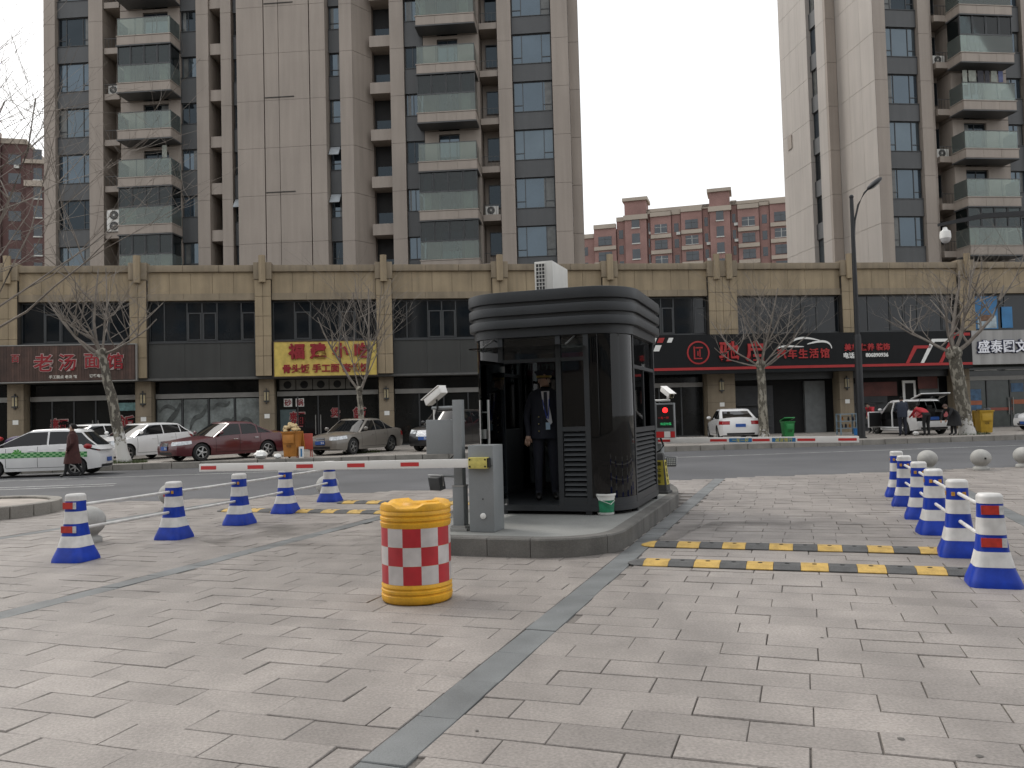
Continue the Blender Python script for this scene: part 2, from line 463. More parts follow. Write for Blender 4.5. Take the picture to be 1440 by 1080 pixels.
# core volume behind the facade, roof
BOX('wall', m_joint, pod, -31, 39.4, 0.34, 3.2, Z1, 8.75)
BOX('roof', mat('roof_screed', (0.2, 0.19, 0.18), 0.9), pod, -31, 39.4, 0.36, 9.0, 8.75, 8.9)
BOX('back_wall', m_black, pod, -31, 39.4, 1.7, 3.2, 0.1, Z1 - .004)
BOX('soffit', mat('soffit', (0.1, 0.1, 0.095), 0.8), pod, -31, 39.4, 0.0, 1.695, Z1 - .12, Z1 - .006)
tile_cache = {}
def tile(w, d, h):
    k = (round(w, 3), round(d, 3), round(h, 3))
    if k not in tile_cache: tile_cache[k] = MB().box(-w / 2, w / 2, 0, d, 0, h).mesh('stone_tile', [m_tan], bev=0.008, seg=1, smooth=10)
    return tile_cache[k]
for s, w, nsp in PIL:
    p = BOX('pilaster', m_joint, pod, s - w / 2 + .02, s + w / 2 - .02, -0.2, 0.34, Z1, 9.35)
    rows = [Z1 + .0, 4.9, 5.9, 6.9, 7.9, 8.75]
    nc = 2 * nsp
    for r0, r1 in zip(rows[:-1], rows[1:]):
        for c in range(nc):
            tw = w / nc - .014
            put('stone_tile', tile(tw, .07, r1 - r0 - .014), p, (s - w / 2 + (c + .5) * w / nc, -.265 + random.uniform(-.003, .003), r0 + .007))
    BOX('pilaster_head', m_tan2, p, s - w / 2 - .04, s + w / 2 + .04, -.31, .3, 8.764, 9.62, bev=.02)
    for q in range(nsp):
        c = s + (q - (nsp - 1) / 2) * w / 2.3
        MB().prism([(c - .16, -.30), (c + .16, -.30), (c + .16, -.44), (c, -.53), (c - .16, -.44)], 8.75, 9.95).prism(
            [(c - .16, -.30), (c + .16, -.30), (c + .16, -.44), (c, -.53), (c - .16, -.44)], 8.6, 8.748).build('pilaster_ornament', m_tan, p)
# column under each pilaster, wall lamp, small plate
m_lampg = mat('lamp_glass', (0.42, 0.36, 0.22), 0.4)
for s, w, nsp in PIL:
    c = BOX('column', m_tan2, pod, s - w / 2 + .02, s + w / 2 - .02, .45, 1.25, .1, Z1 - .125, bev=.015)
    for q in range(1, 4): BOX('column_joint', m_joint, c, s - w / 2 + .015, s + w / 2 - .015, .443, .7, .1 + q * .95, .112 + q * .95)
    l = MB().box(s - .13, s + .13, .33, .44, 2.62, 2.68).box(s - .13, s + .13, .33, .44, 3.12, 3.18).box(s - .015, s + .015, .34, .44, 2.5, 3.3).build('wall_lamp', m_alu, c)
    MB().box(s - .1, s - .03, .36, .43, 2.681, 3.119).box(s + .03, s + .1, .36, .43, 2.681, 3.119).build('lamp_glass', m_lampg, l)
    BOX('number_plate', m_white, c, s - .12, s + .14, .436, .448, 1.78, 2.0)
# bays
def bay_upper(a, b, lights, dark_panel=True):
    n = max(3, round((b - a) / 1.0)); w = (b - a) / n
    for i in range(n):
        BOX('parapet_panel', m_tan, pod, a + i * w + .007, a + (i + 1) * w - .007, -.06 + random.uniform(-.004, .004), .32, 8.09, 9.16)
    nb = 3; wb = (b - a) / nb
    for i in range(nb):
        BOX('cornice', m_tan2, pod, a + i * wb + .005, a + (i + 1) * wb - .005, -.2, .33, 9.166, 9.5, bev=.02)
        BOX('band_course', m_tan2, pod, a + i * wb + .005, a + (i + 1) * wb - .005, -.13, .33, 7.74, 8.084)
    BOX('parapet_back', m_joint, pod, a, b, .1, .335, 8.76, 9.45)
    # window band: each light a window with frame and panes
    fr = MB(); d0, d1 = .16, .24
    fr.box(a + .01, b - .01, d0, d1, ZW0, ZW0 + .07).box(a + .01, b - .01, d0, d1, ZW1 - .07, ZW1 - .002)
    x = a; win = None
    xs = [a]
    for kind, lw in lights: xs.append(xs[-1] + lw * (b - a) / sum(q[1] for q in lights))
    for xx in xs[1:-1]: fr.box(xx - .03, xx + .03, d0, d1, ZW0 + .071, ZW1 - .071)
    fr.box(a + .01, a + .06, d0, d1, ZW0 + .071, ZW1 - .071).box(b - .06, b - .01, d0, d1, ZW0 + .071, ZW1 - .071)
    win = fr.build('window', m_alu, pod)
    for (kind, lw), xa, xb in zip(lights, xs[:-1], xs[1:]):
        if kind == 's':     # opening sash with transom above
            BOX('pane', m_win, win, xa + .031, xb - .031, .2, .206, 7.17, ZW1 - .072)
            MB().box(xa + .031, xb - .031, .13, .19, 7.1, 7.16).box(xa + .031, xb - .031, .13, .19, ZW0 + .075, ZW0 + .14).box(
                xa + .031, xa + .1, .13, .19, ZW0 + .141, 7.099).box(xb - .1, xb - .031, .13, .19, ZW0 + .141, 7.099).build('sash', m_alu, win)
            BOX('pane', m_win, win, xa + .101, xb - .101, .17, .176, ZW0 + .14, 7.1)
        else:
            o = BOX('pane', m_win, win, xa + .031, xb - .031, .2, .206, ZW0 + .072, ZW1 - .072)
            if random.random() < .4:
                cw = random.uniform(.25, .6) * (xb - xa)
    if dark_panel:
        n = 3; w = (b - a) / n
        for i in range(n): BOX('fascia_panel', m_grayp, pod, a + i * w + .004, a + (i + 1) * w - .004, .02, .3, Z1 + .002, Z2 - .01)
        BOX('fascia_sill', m_alu, pod, a + .01, b - .01, -.02, .3, Z2 - .006, ZW0 - .004)
def bay_lower(a, b, panes, door=None, beam=True, mg=None, yb=1.15):
    mg = mg or m_shopg
    f = MB()
    z0 = .12
    if beam: BOX('lintel', m_steel, pod, a + .02, b - .02, yb - .12, yb + .05, 2.9, 3.14)
    BOX('transom_glass', mg, pod, a + .02, b - .02, yb + .0, yb + .008, 3.15, Z1 - .13)
    w = (b - a) / panes
    fr = MB()
    for i in range(panes + 1): fr.box(max(a + .02, a + i * w - .035), min(b - .02, a + i * w + .035), yb - .05, yb + .03, z0, 2.895)
    fr.box(a + .02, b - .02, yb - .045, yb + .025, z0, z0 + .14)
    fo = fr.build('shop_front', m_alu, pod)
    for i in range(panes):
        pn = BOX('door' if door and i in door else 'pane', mg, fo, a + i * w + .036, a + (i + 1) * w - .036, yb, yb + .008, z0 + .141, 2.894)
        if door and i in door:
            sx = a + (i + 1) * w - .16 if i == min(door) else a + i * w + .1
            MB().box(sx, sx + .04, yb - .1, yb - .06, .9, 1.9).box(sx, sx + .04, yb - .06, yb, 1.0, 1.05).box(sx, sx + .04, yb - .06, yb, 1.75, 1.8).build('handle', m_steel, pn)
    return fo
BAYS = []
for (s0, w0, n0), (s1, w1, n1) in zip(PIL[:-1], PIL[1:]): BAYS.append((s0 + w0 / 2 + .01, s1 - w1 / 2 - .01))
LIGHTS = [('f', 1.2), ('s', .9), ('f', 1.6), ('s', .9), ('f', 1.2)]
LIGHTS2 = [('f', .8), ('f', 1.2), ('s', .8), ('s', .8), ('f', 1.3), ('s', .8)]
for i, (a, b) in enumerate(BAYS):
    bay_upper(a, b, LIGHTS2 if i % 2 == 0 else LIGHTS)
bay_lower(*BAYS[0], 4)
bay_lower(*BAYS[1], 5, door=(2, 3))
bay_lower(*BAYS[2], 4)
bay_lower(*BAYS[3], 5, door=(1, 2))
bay_lower(*BAYS[4], 4, door=(2,))
bay_lower(*BAYS[5], 4, door=(1, 2))
bay_lower(*BAYS[6], 4)
bay_lower(*BAYS[9], 4, door=(1, 2), mg=mat('green_shop_glass', (0.05, 0.06, 0.055), 0.1, var=0.2, spec=0.5))
bay_lower(*BAYS[10], 4)
# open workshop bays of the car shop (bays 7 and 8): dark rooms with things on the back wall
for k in (7, 8):
    a, b = BAYS[k]
    BOX('lintel', m_alu, pod, a + .02, b - .02, 1.05, 1.2, 3.2, 3.75)
    BOX('wall_panel', mat('workshop_wall', (0.16, 0.17, 0.17), 0.7), pod, b - 1.5, b - .3, 1.5, 1.69, .1, 3.1)
    BOX('wall_panel', mat('workshop_grey', (0.05, 0.052, 0.055), 0.7), pod, a + .3, a + 2.6, 1.55, 1.69, .1, 2.9)
    for j in range(3): BOX('shelf', m_alu, pod, a + .4, a + 2.4, 1.3, 1.54, .6 + j * .6, .64 + j * .6)
a, b = BAYS[8]
BOX('red_banner', mat('dull_red', (.10, .025, .018), .6, var=.3, scale=2), pod, a + .9, a + 3.2, 1.52, 1.54, 2.15, 2.95)
BOX('doorway', m_white, pod, a + 3.5, a + 4.3, 1.45, 1.52, .12, 3.0); BOX('doorway_glass', m_black, pod, a + 3.65, a + 4.15, 1.43, 1.449, 1.5, 2.85)
BOX('poster', mat('dull_red', (0, 0, 0)), pod, b - 1.7, b - .5, 1.3, 1.33, 2.5, 3.4)
# printed window film in bay 2: pale sketchy graphics
mf = mat('window_film', (0.17, 0.19, 0.185), 0.35, var=0.55, scale=1.1, fine=0.15, fscale=9)
fa, fb_ = BAYS[2]
fw = (fb_ - fa) / 4
for i in range(4): BOX('window_film', mf, pod, fa + i * fw + .06, fa + (i + 1) * fw - .06, 1.142, 1.146, 1.0, 2.85)
# stickers and characters on shop windows
def glyph(parent, ch, x, y, z, size, m, bold=0.0, name='character', depth=.02):
    return put(name, text_mesh(ch, m, size, depth, bold), parent, (x, y, z))
m_pink = mat('pale_outline', (0.40, 0.30, 0.28), 0.6)
def outlined(parent, ch, x, y, z, size, m=None, m2=None, b=.03):
    glyph(parent, ch, x, y + .012, z, size, m2 or m_pink, b * size + .02 * size, name='character_outline', depth=.012)
    glyph(parent, ch, x, y, z, size, m or m_red, .012 * size, depth=.03)
a1 = BAYS[1]
outlined(pod, '麵', a1[0] + 1.35, 1.12, 1.62, .85)
outlined(pod, '飯', a1[1] - .65, 1.12, 1.7, .85)
MB().box(a1[1] - 1.2, a1[1] - .1, 1.12, 1.14, 2.35, 2.75).build('menu_board', mat('menu_teal', (0.16, 0.3, 0.3), 0.4, var=.3, scale=9), pod)
a3 = BAYS[3]
outlined(pod, '麵', a3[0] + 1.0, 1.12, 1.7, .8)
for xx, ch in ((.55, '砂'), (1.15, '锅')):
    BOX('sticker', m_white, pod, a3[0] + xx - .21, a3[0] + xx + .21, 1.125, 1.135, 2.35, 2.77)
    glyph(pod, ch, a3[0] + xx, 1.11, 2.56, .36, m_red, .006)
outlined(pod, '煲', a3[0] + 2.95, 1.12, 2.0, .5)
outlined(pod, '飯', a3[1] - 1.0, 1.12, 1.9, .7)
BOX('light_panel', mat('pale_teal_glass', (0.09, 0.13, 0.135), 0.3), pod, a3[0] + .15, a3[0] + .95, 1.13, 1.137, .4, 2.2)
pw = (a3[1] - a3[0] - 1.0) / 5
for i in range(5):
    BOX('menu_panel', mat('menu_grey', (0.12, 0.115, 0.1), 0.6), pod, a3[0] + .15 + i * pw + .02, a3[0] + .15 + (i + 1) * pw - .02, .9, .95, 3.22, 3.74)
    MB().lathe([(.05, 0), (.2, .004), (.14, .012)], 14, (a3[0] + .15 + (i + .5) * pw, .897, 3.47), axis='y').build('menu_picture', m_black, pod)
for k in range(3):
    x = BAYS[9][0] + (.35, 3.0, 4.9)[k]
    BOX('poster', mat('poster_blue', (0.05, 0.12, 0.22), 0.5, var=.4, scale=5), pod, x, x + .75, 1.12, 1.13, 1.0 if k != 1 else 2.2, 2.4 if k != 1 else 2.7)
    BOX('poster_band', mat('poster_orange', (0.35, 0.1, 0.04), 0.5), pod, x - .02, x + .77, 1.105, 1.115, 1.5, 1.75)
BOX('door_film', mat('film_red', (0.25, 0.06, 0.04), 0.5), pod, BAYS[9][0] + 1.6, BAYS[9][0] + 3.1, 1.12, 1.128, 1.15, 1.32)
for i in range(2):
    BOX('ceiling_light', mat('tube_light', (0.6, 0.62, 0.6), 0.4), pod, BAYS[9][0] + .6 + 1.9 * i, BAYS[9][0] + 2.0 + 1.9 * i, .9, 1.02, 3.45, 3.5)
# blue posters in the upper window over the grey sign
b9 = BAYS[9]
BOX('poster', mat('poster_sky', (0.03, 0.15, 0.32), 0.5, var=.3, scale=1.2), pod, b9[0] + .15, b9[0] + 1.6, .1, .12, 5.75, 7.6)
BOX('poster_picture', mat('poster_pale', (0.35, 0.42, 0.45), 0.5, var=.3, scale=4), pod, b9[0] + .35, b9[0] + 1.5, .085, .098, 5.8, 6.5)
BOX('poster_picture', mat('poster_brown', (0.16, 0.08, 0.04), 0.5, var=.5, scale=6), pod, b9[0] + .5, b9[0] + 1.2, .07, .083, 6.2, 6.55)
BOX('poster', mat('poster_sky', (0, 0, 0)), pod, b9[0] + 1.85, b9[0] + 2.5, .1, .12, 5.8, 7.0)
# ------------------------------------------------------------------ shop signs (each its own thing)
def sign(label, a, b, z0, z1, y, m, th=.12, frame=None):
    t = thing('shop_sign', label, 'shop sign', POD_O + Vector((0, 0, 0)), POD_A)
    BOX('board', m, t, a, b, y, y + th, z0, z1)
    if frame:
        MB().box(a - .03, b + .03, y - .03, y + th, z1 + .002, z1 + .05).box(a - .03, b + .03, y - .03, y + th, z0 - .05, z0 - .002).box(
            a - .05, a - .002, y - .03, y + th, z0 - .05, z1 + .05).box(b + .002, b + .05, y - .03, y + th, z0 - .05, z1 + .05).build('frame', frame, t)
    return t
m_wood = mat('sign_wood', (0.085, 0.045, 0.032), 0.6, var=0.3, scale=3)
s1 = sign('dark wooden sign with red Chinese characters over the leftmost noodle shop', -24.85, -18.55, 3.82, 5.55, -.55, mat('wood_backing', (0.03, 0.018, 0.014), 0.8), .2, m_steel)
x = -24.84
while x < -18.7:
    w = random.uniform(.1, .15); _pf = random.uniform(.7, 1.25)
    MB().box(x, min(x + w - .008, -18.56), -.57, -.551, 3.84, 5.53).build('plank', mat('sign_wood_%d' % random.randint(0, 3), tuple(c * _pf for c in (.075, .040, .029)), .6, var=.3, scale=3, streak=.3), s1)
    x += w
for ch, xx, zz, sz in (('老', -22.8, 4.72, .9), ('汤', -21.69, 4.72, .85), ('面', -20.55, 4.77, .78), ('馆', -19.5, 4.75, .82)):
    outlined(s1, ch, xx, -.61, zz, sz, b=.028)
outlined(s1, '百', -24.05, -.61, 4.95, .42)
put('lettering', text_mesh('手工面点 老汤 馆', mat('pale_letter', (0.6, 0.58, 0.52), .5), .17, .01, .003), s1, (-21.9, -.585, 4.03))
put('lettering', text_mesh('订餐电话', MATS['pale_letter'], .17, .01, .003), s1, (-20.35, -.585, 4.05))
s2 = sign('yellow sign with red Chinese characters behind the second street tree', -12.0, -6.93, 3.85, 5.58, -.32, mat('yellow_sign', (0.56, 0.42, 0.10), 0.55, var=.18, scale=4), .16, m_brown)
for ch, xx in (('福', -10.9), ('建', -9.83), ('小', -8.72), ('吃', -7.65)):
    glyph(s2, ch, xx, -.37, 5.1, .8, m_red, .03, depth=.09)
put('lettering', text_mesh('骨头饭 手工面 套餐饭', m_red, .45, .04, .012), s2, (-9.45, -.345, 4.22))
m_signblk = mat('black_sign', (0.010, 0.011, 0.012), 0.6, var=.1, streak=.1, spec=.2)
s3 = sign('long black sign with red lettering over the car workshop', 7.4, 25.42, 3.52, 5.6, -.75, m_signblk, .35)
BOX('red_stripe', m_redpaint, s3, 7.41, 25.41, -.775, -.752, 3.72, 3.86)
def para(x, z, w, h, sh, m, nm='mark', y=-.77):
    MB().prism([(x, z), (x + w, z), (x + w + sh, z + h), (x + sh, z + h)], y, y + .015, axis='y').build(nm, m, s3)
para(7.4, 5.2, .12, .25, .1, m_white); para(7.62, 5.2, .3, .25, .12, m_redpaint); para(8.15, 5.2, .25, .25, .12, m_white); para(7.4, 4.75, .32, .32, .14, m_white)
MB().lathe([(.62, 0), (.62, .02), (.54, .025), (.54, 0)], 28, (9.84, -.752, 4.64), axis='y', cap0=False, cap1=False).build('emblem_ring', m_redpaint, s3)
MB().box(9.59, 9.66, -.775, -.753, 4.37, 4.97).box(9.59, 10.04, -.775, -.753, 4.30, 4.365).box(9.79, 9.85, -.775, -.753, 4.47, 4.72).box(9.90, 9.96, -.775, -.753, 4.42, 4.82).box(9.69, 10.09, -.775, -.753, 4.87, 4.94).build('emblem', m_redpaint, s3)
glyph(s3, '驰', 11.51, -.79, 4.68, 1.1, m_redpaint, .03, depth=.07)
glyph(s3, '启', 12.93, -.79, 4.68, 1.1, m_redpaint, .03, depth=.07)
for i, ch in enumerate('汽车生活馆'): glyph(s3, ch, 14.42 + i * .61, -.785, 4.50, .54, m_redpaint, .012, depth=.05)
def ribbon(pts, w, nm, m, t, y):
    a = MB(); n = len(pts)
    for i in range(n - 1):
        a.box(0, 1, 0, 1, 0, 1) if False else None
    L_, R_ = [], []
    for i, (px, pz) in enumerate(pts):
        d = Vector((pts[min(i + 1, n - 1)][0] - pts[max(i - 1, 0)][0], pts[min(i + 1, n - 1)][1] - pts[max(i - 1, 0)][1])).normalized()
        ww = w * (math.sin(math.pi * (i + .4) / (n - .2)) * .8 + .25)
        L_.append((px - d.y * ww, pz + d.x * ww)); R_.append((px + d.y * ww, pz - d.x * ww))
    for i in range(n - 1):
        q = [L_[i], L_[i + 1], R_[i + 1], R_[i]]
        a.prism(q, y, y + .02, axis='y')
    return a.build(nm, m, t)
def bez(p, n=14):
    return [tuple(sum(c * q[k] for c, q in zip(((1 - t) ** 3, 3 * t * (1 - t) ** 2, 3 * t * t * (1 - t), t ** 3), p)) for k in (0, 1)) for t in [i / (n - 1) for i in range(n)]]
m_ink = mat('film_ink', (0.07, 0.078, 0.075), 0.4, var=.5, scale=4)
for q in ([(.3, 1.2), (.7, 1.9), (1.1, 2.0), (1.3, 2.7)], [(1.8, 1.3), (2.0, 2.4), (2.4, 1.5), (2.7, 2.6)], [(3.0, 2.3), (3.3, 2.9), (3.7, 2.2), (3.9, 2.7)], [(3.3, 1.3), (3.6, 2.1), (4.0, 1.4), (4.1, 1.9)], [(4.4, 1.4), (4.6, 2.0), (5.0, 1.9), (5.2, 1.3)], [(.2, 2.2), (.5, 2.8), (.9, 2.4), (1.1, 2.3)]):
    ribbon([(fa + x * .93, z) for x, z in bez(q)], random.uniform(.05, .13), 'film_drawing', m_ink, pod, 1.118)
ribbon(bez([(14.16, 4.75), (14.4, 5.0), (15.0, 4.87), (15.7, 4.87)]), .05, 'car_outline', m_white, s3, -.775)
ribbon(bez([(14.8, 4.9), (15.2, 5.45), (15.8, 5.4), (16.65, 5.18)]), .055, 'car_outline', m_white, s3, -.775)
ribbon(bez([(15.9, 5.0), (16.3, 5.1), (17.2, 5.35), (17.28, 4.75)]), .055, 'car_outline', m_white, s3, -.775)
put('lettering', text_mesh('美车 保养 装饰', m_redpaint, .40, .04, .01), s3, (19.3, -.775, 4.78))
put('lettering', text_mesh('电话:', m_white, .33, .03, .008), s3, (18.28, -.775, 4.35))
put('lettering', text_mesh('806890936', m_white, .29, .03, .008), s3, (19.85, -.775, 4.35))
def chev(x, m, h, z0=3.87, w=.16):
    MB().prism([(x, z0), (x + w * 1.2, z0), (x + .55 * h + w, z0 + h - w), (x + .55 * h + 1.0, z0 + h - w), (x + .55 * h + 1.0, z0 + h), (x + .55 * h, z0 + h)], -.775, -.753, axis='y').build('chevron', m, s3)
chev(21.5, m_redpaint, .95); chev(22.37, m_white, 1.3); chev(23.45, m_redpaint, 1.62)
s4 = sign('grey metal sign with white Chinese characters at the right edge', 25.46, 33.0, 3.72, 5.6, -.72, mat('grey_metal_sign', (0.30, 0.295, 0.285), 0.45, metal=.3, var=.12, scale=.6, streak=.2), .4)
m_navy = mat('navy_side', (0.015, 0.02, 0.06), .5)
for i, ch in enumerate('盛泰图文'):
    glyph(s4, ch, 26.1 + i * .75, -.76, 4.7, .74, m_navy, .045, name='character_side', depth=.07)
    glyph(s4, ch, 26.1 + i * .75, -.815, 4.7, .74, mat('white_letter', (0.75, 0.76, 0.8), .4), .012, depth=.03)
s5 = sign('dark red snack-shop sign seen through the booth glass', .35, 4.6, 3.6, 5.3, -.3, mat('maroon_sign', (0.16, 0.01, 0.03), 0.5, var=.1), .15)
put('lettering', text_mesh('闽 小', mat('gold_letter', (0.5, 0.33, 0.06), .5), .8, .05, .01), s5, (1.6, -.33, 4.85))
put('lettering', text_mesh('黄山炒粉干', MATS['pale_letter'], .45, .03, .008), s5, (1.7, -.33, 4.1))
# ------------------------------------------------------------------ residential towers
m_beige = mat('taupe_panel', (0.315, 0.270, 0.230), 0.6, var=0.06, scale=0.35, fine=0.04, fscale=25, streak=0.10)
m_beige_lit = mat('taupe_panel_sunlit', (0.41, 0.375, 0.34), 0.6, var=0.05, scale=0.35, streak=0.08)  # panel taupe lightened, sun on the right tower's flank put into the colour
m_spand = mat('slate_spandrel', (0.075, 0.078, 0.08), 0.5, var=0.08, scale=0.5, streak=0.1)
m_tjoint = mat('tower_joint', (0.05, 0.046, 0.042), 0.9)
m_rail = glassy('balcony_glass', (0.74, 0.82, 0.78), solid=0.18, scol=(0.46, 0.52, 0.48))
m_rail2 = glassy('balcony_glazing', (0.35, 0.42, 0.43), solid=0.06, scol=(0.15, 0.19, 0.19))
m_curt = mat('curtain', (0.42, 0.41, 0.37), 0.8, var=.2, scale=2)
WING = []
for k, (c, nm) in enumerate((((.018, .026, .036), 'a'), ((.03, .042, .055), 'b'), ((.010, .013, .016), 'c'), ((.045, .056, .062), 'd'))):
    WING.append(mat('tower_glass_' + nm, c, 0.04, var=.35, scale=.8, ior=1.5 if nm == 'c' else 2.0, stint=(.72, .88, 1.0), bump=.1, bscale=.7))
_bx = {}
def sbox(name, m, parent, x0, x1, y0, y1, z0, z1):
    """box part sharing its mesh with equal boxes of the same material"""
    k = (m.name, round(x1 - x0, 3), round(y1 - y0, 3), round(z1 - z0, 3))
    if k not in _bx: _bx[k] = MB().box(0, x1 - x0, 0, y1 - y0, 0, z1 - z0).mesh(name, [m])
    return put(name, _bx[k], parent, (x0, y0, z0))
_wn = {}
def window(parent, x0, x1, y, z0, z1, cells, m=None):
    """window part with frame; cells = list of (x fraction, z fraction...) panes; child panes share meshes"""
    w, h = x1 - x0, z1 - z0
    key = (round(w, 3), round(h, 3), str(cells))
    if key not in _wn:
        f = MB(); t = .045; ps = []
        f.box(0, w, 0, .08, 0, t).box(0, w, 0, .08, h - t, h).box(0, t, 0, .08, t, h - t).box(w - t, w, 0, .08, t, h - t)
        for i, (a, b, c, d) in enumerate(cells):
            X0, X1, Z0, Z1 = a * w, b * w, c * h, d * h
            if b < .99: f.box(X1 - t / 2, X1 + t / 2, .002, .078, max(Z0, t), min(Z1, h - t))
            if d < .99: f.box(max(X0, t), min(X1, w - t), .004, .076, Z1 - t / 2, Z1 + t / 2)
            ps.append((X0 + t / 2, X1 - t / 2, Z0 + t / 2, Z1 - t / 2))
        _wn[key] = (f.mesh('window_frame', [m_alu]), ps)
    fm, ps = _wn[key]
    o = put('window', fm, parent, (x0, y, z0))
    g = m or random.choice(WING)
    for X0, X1, Z0, Z1 in ps:
        p = sbox('pane', g, o, X0, X1, .04, .05, Z0, Z1)
    if m is None and random.random() < .5:      # drawn curtain just behind part of the glass, seen as a paler strip
        cw = random.uniform(.12, .3) * w
        sx = 0.06 if random.random() < .5 else w - cw - .06
        sbox('curtain', mat('curtain_behind_glass', (0.12, 0.125, 0.12), .25, var=.25, scale=3), o, round(sx, 1), round(sx, 1) + round(cw, 1), .036, .0395, .06, h - .06)
    return o
C3 = [(0, .24, 0, .24), (0, .24, .24, 1), (.24, .76, 0, 1), (.76, 1, 0, .24), (.76, 1, .24, 1)]
C2 = [(0, .42, 0, 1), (.42, 1, 0, 1)]
C1 = [(0, 1, 0, .3), (0, 1, .3, 1)]
def balcony(parent, x0, x1, fb, enclosed, side, d=1.3, y0=0.0):
    """cantilevered balcony: panelled fascia, glass rail, posts, glazing when enclosed"""
    b = sbox('balcony', m_beige, parent, x0, x1, y0 - d, y0, fb + .12, fb + .66)
    n = 3; w = (x1 - x0) / n
    for i in range(n): sbox('fascia_panel', m_beige, b, i * w + .008, (i + 1) * w - .008, -.03, -.002, .02, .52)
    for i in range(2): sbox('fascia_panel', m_beige, b, -.03 if side < 0 else x1 - x0 + .002, -.002 if side < 0 else x1 - x0 + .03, .01 + i * d / 2, (i + 1) * d / 2 - .01, .02, .52)
    sbox('shaded_underside', m_spand, b, -.05, x1 - x0 + .05, -.05, d - .01, -.07, -.004)  # slate sheet: shade under the balcony slab put into its colour
    sbox('coping', m_beige, b, -.05, x1 - x0 + .05, -.05, d - .01, .545, .60)
    h = 1.05
    sbox('glass_rail', m_rail, b, .02, x1 - x0 - .02, .03, .042, .62, .62 + h)
    sbox('glass_rail', m_rail, b, .01, .022, .05, d - .02, .62, .62 + h); sbox('glass_rail', m_rail, b, x1 - x0 - .022, x1 - x0 - .01, .05, d - .02, .62, .62 + h)
    sbox('handrail', m_spand, b, .0, x1 - x0, .015, .055, .625 + h, .665 + h)
    for i in range(4): sbox('post', m_spand, b, .02 + i * (x1 - x0 - .08) / 3, .06 + i * (x1 - x0 - .08) / 3, .045, .085, .6, .62 + h)
    if not enclosed and random.random() < .12:        # washing and pots on open balconies
        x = .4
        while x < x1 - x0 - .6:
            w_ = round(random.uniform(.25, .5), 1)
            if random.random() < .6: sbox('washing', mat('washing_%d' % random.randint(0, 4), random.choice(((.5, .5, .52), (.12, .14, .25), (.22, .15, .14), (.3, .32, .28), (.06, .06, .07))), .9, var=.2, scale=6), b, x, x + w_, .5, .53, 1.75 + random.choice((0, .1, .2)), 2.65)
            x += w_ + .1
    if enclosed:
        z0, z1 = .67 + h, 2.97
        for i in range(4):
            ww = (x1 - x0) / 4
            window(b, i * ww + .01, (i + 1) * ww - .01, .03, z0, z1, [(0, 1, 0, 1)], m_rail2)
        for xx in (.02, x1 - x0 - .06): window(b, xx, xx + .04, .1, z0, z1, [(0, 1, 0, 1)], m_rail2)
        for xx in ((.05, x1 - x0 - .06) if side else ()): sbox('side_glazing', m_rail2, b, xx, xx + .012, .11, d - .02, z0, z1)
        r = random.random()
        if r < .7: sbox('curtain', m_curt, b, .25, .25 + round(random.uniform(.3, .7), 1), .35, .38, .7, 2.9)
        if r > .3: sbox('curtain', m_curt, b, x1 - x0 - .9, x1 - x0 - .35, .35, .38, .7, 2.9)
    return b
def door_wall(parent, x0, x1, fb, y=0.02, dx0=.35, dx1=.75, m=None):
    m = m or m_beige
    w = x1 - x0; a, b = x0 + dx0 * w, x0 + dx1 * w
    sbox('wall_panel', m, parent, x0 + .006, a, y, 1.58, fb + .02, fb + 2.95)
    sbox('wall_panel', m, parent, b, x1 - .006, y, 1.58, fb + .02, fb + 2.95)
    sbox('wall_panel', m, parent, a + .002, b - .002, y, 1.58, fb + 2.75, fb + 2.95)
    window(parent, a + .01, b - .01, y + .15, fb + .7, fb + 2.74, [(0, .5, 0, 1), (.5, 1, 0, 1)])
H = 2.97
def pil(parent, s0, s1, y, i, fb, m=None, yb=1.58, off=-.65):
    sbox('facade_panel', m or m_beige, parent, s0 + .007, s1 - .007, y, yb, fb + off + .008, fb + off + H - .008)
def winbay(parent, s0, s1, y, fb, cells, zl=.9, zh=2.8, rows=1):
    sbox('spandrel', m_spand, parent, s0 + .006, s1 - .006, y, 1.57, fb + zh - H + .006, fb + zl - .006)
    window(parent, s0 + .02, s1 - .02, y + .12, fb + zl, fb + zh, cells)
    sbox('sill', m_alu, parent, s0 + .01, s1 - .01, y - .04, y + .2, fb + zl - .004, fb + zl + .035)
def acbay(parent, s0, s1, fb, rail=True):
    sbox('ledge', m_beige, parent, s0 + .005, s1 - .005, -.06, 1.3, fb + .22, fb + .6)
    sbox('recess_wall', m_beige, parent, s0 + .005, s1 - .005, 1.3, 1.56, fb + .61, fb + .21 + H)
    window(parent, s0 + .25, s1 - .1, 1.2, fb + 1.3, fb + 2.75, [(0, 1, 0, 1)], WING[2])
    if rail:
        r = sbox('ledge_rail', m_alu, parent, s0 + .01, s1 - .01, -.03, -.01, fb + 1.2, fb + 1.23)
        for k in range(5): sbox('bar', m_alu, r, .05 + k * (s1 - s0 - .12) / 4, .065 + k * (s1 - s0 - .12) / 4, 0, .02, -.59, 0)
def openbay(parent, s0, s1, fb, y=0.0):
    sbox('band', m_beige, parent, s0 + .005, s1 - .005, y, 1.58, fb - .25, fb + .45)
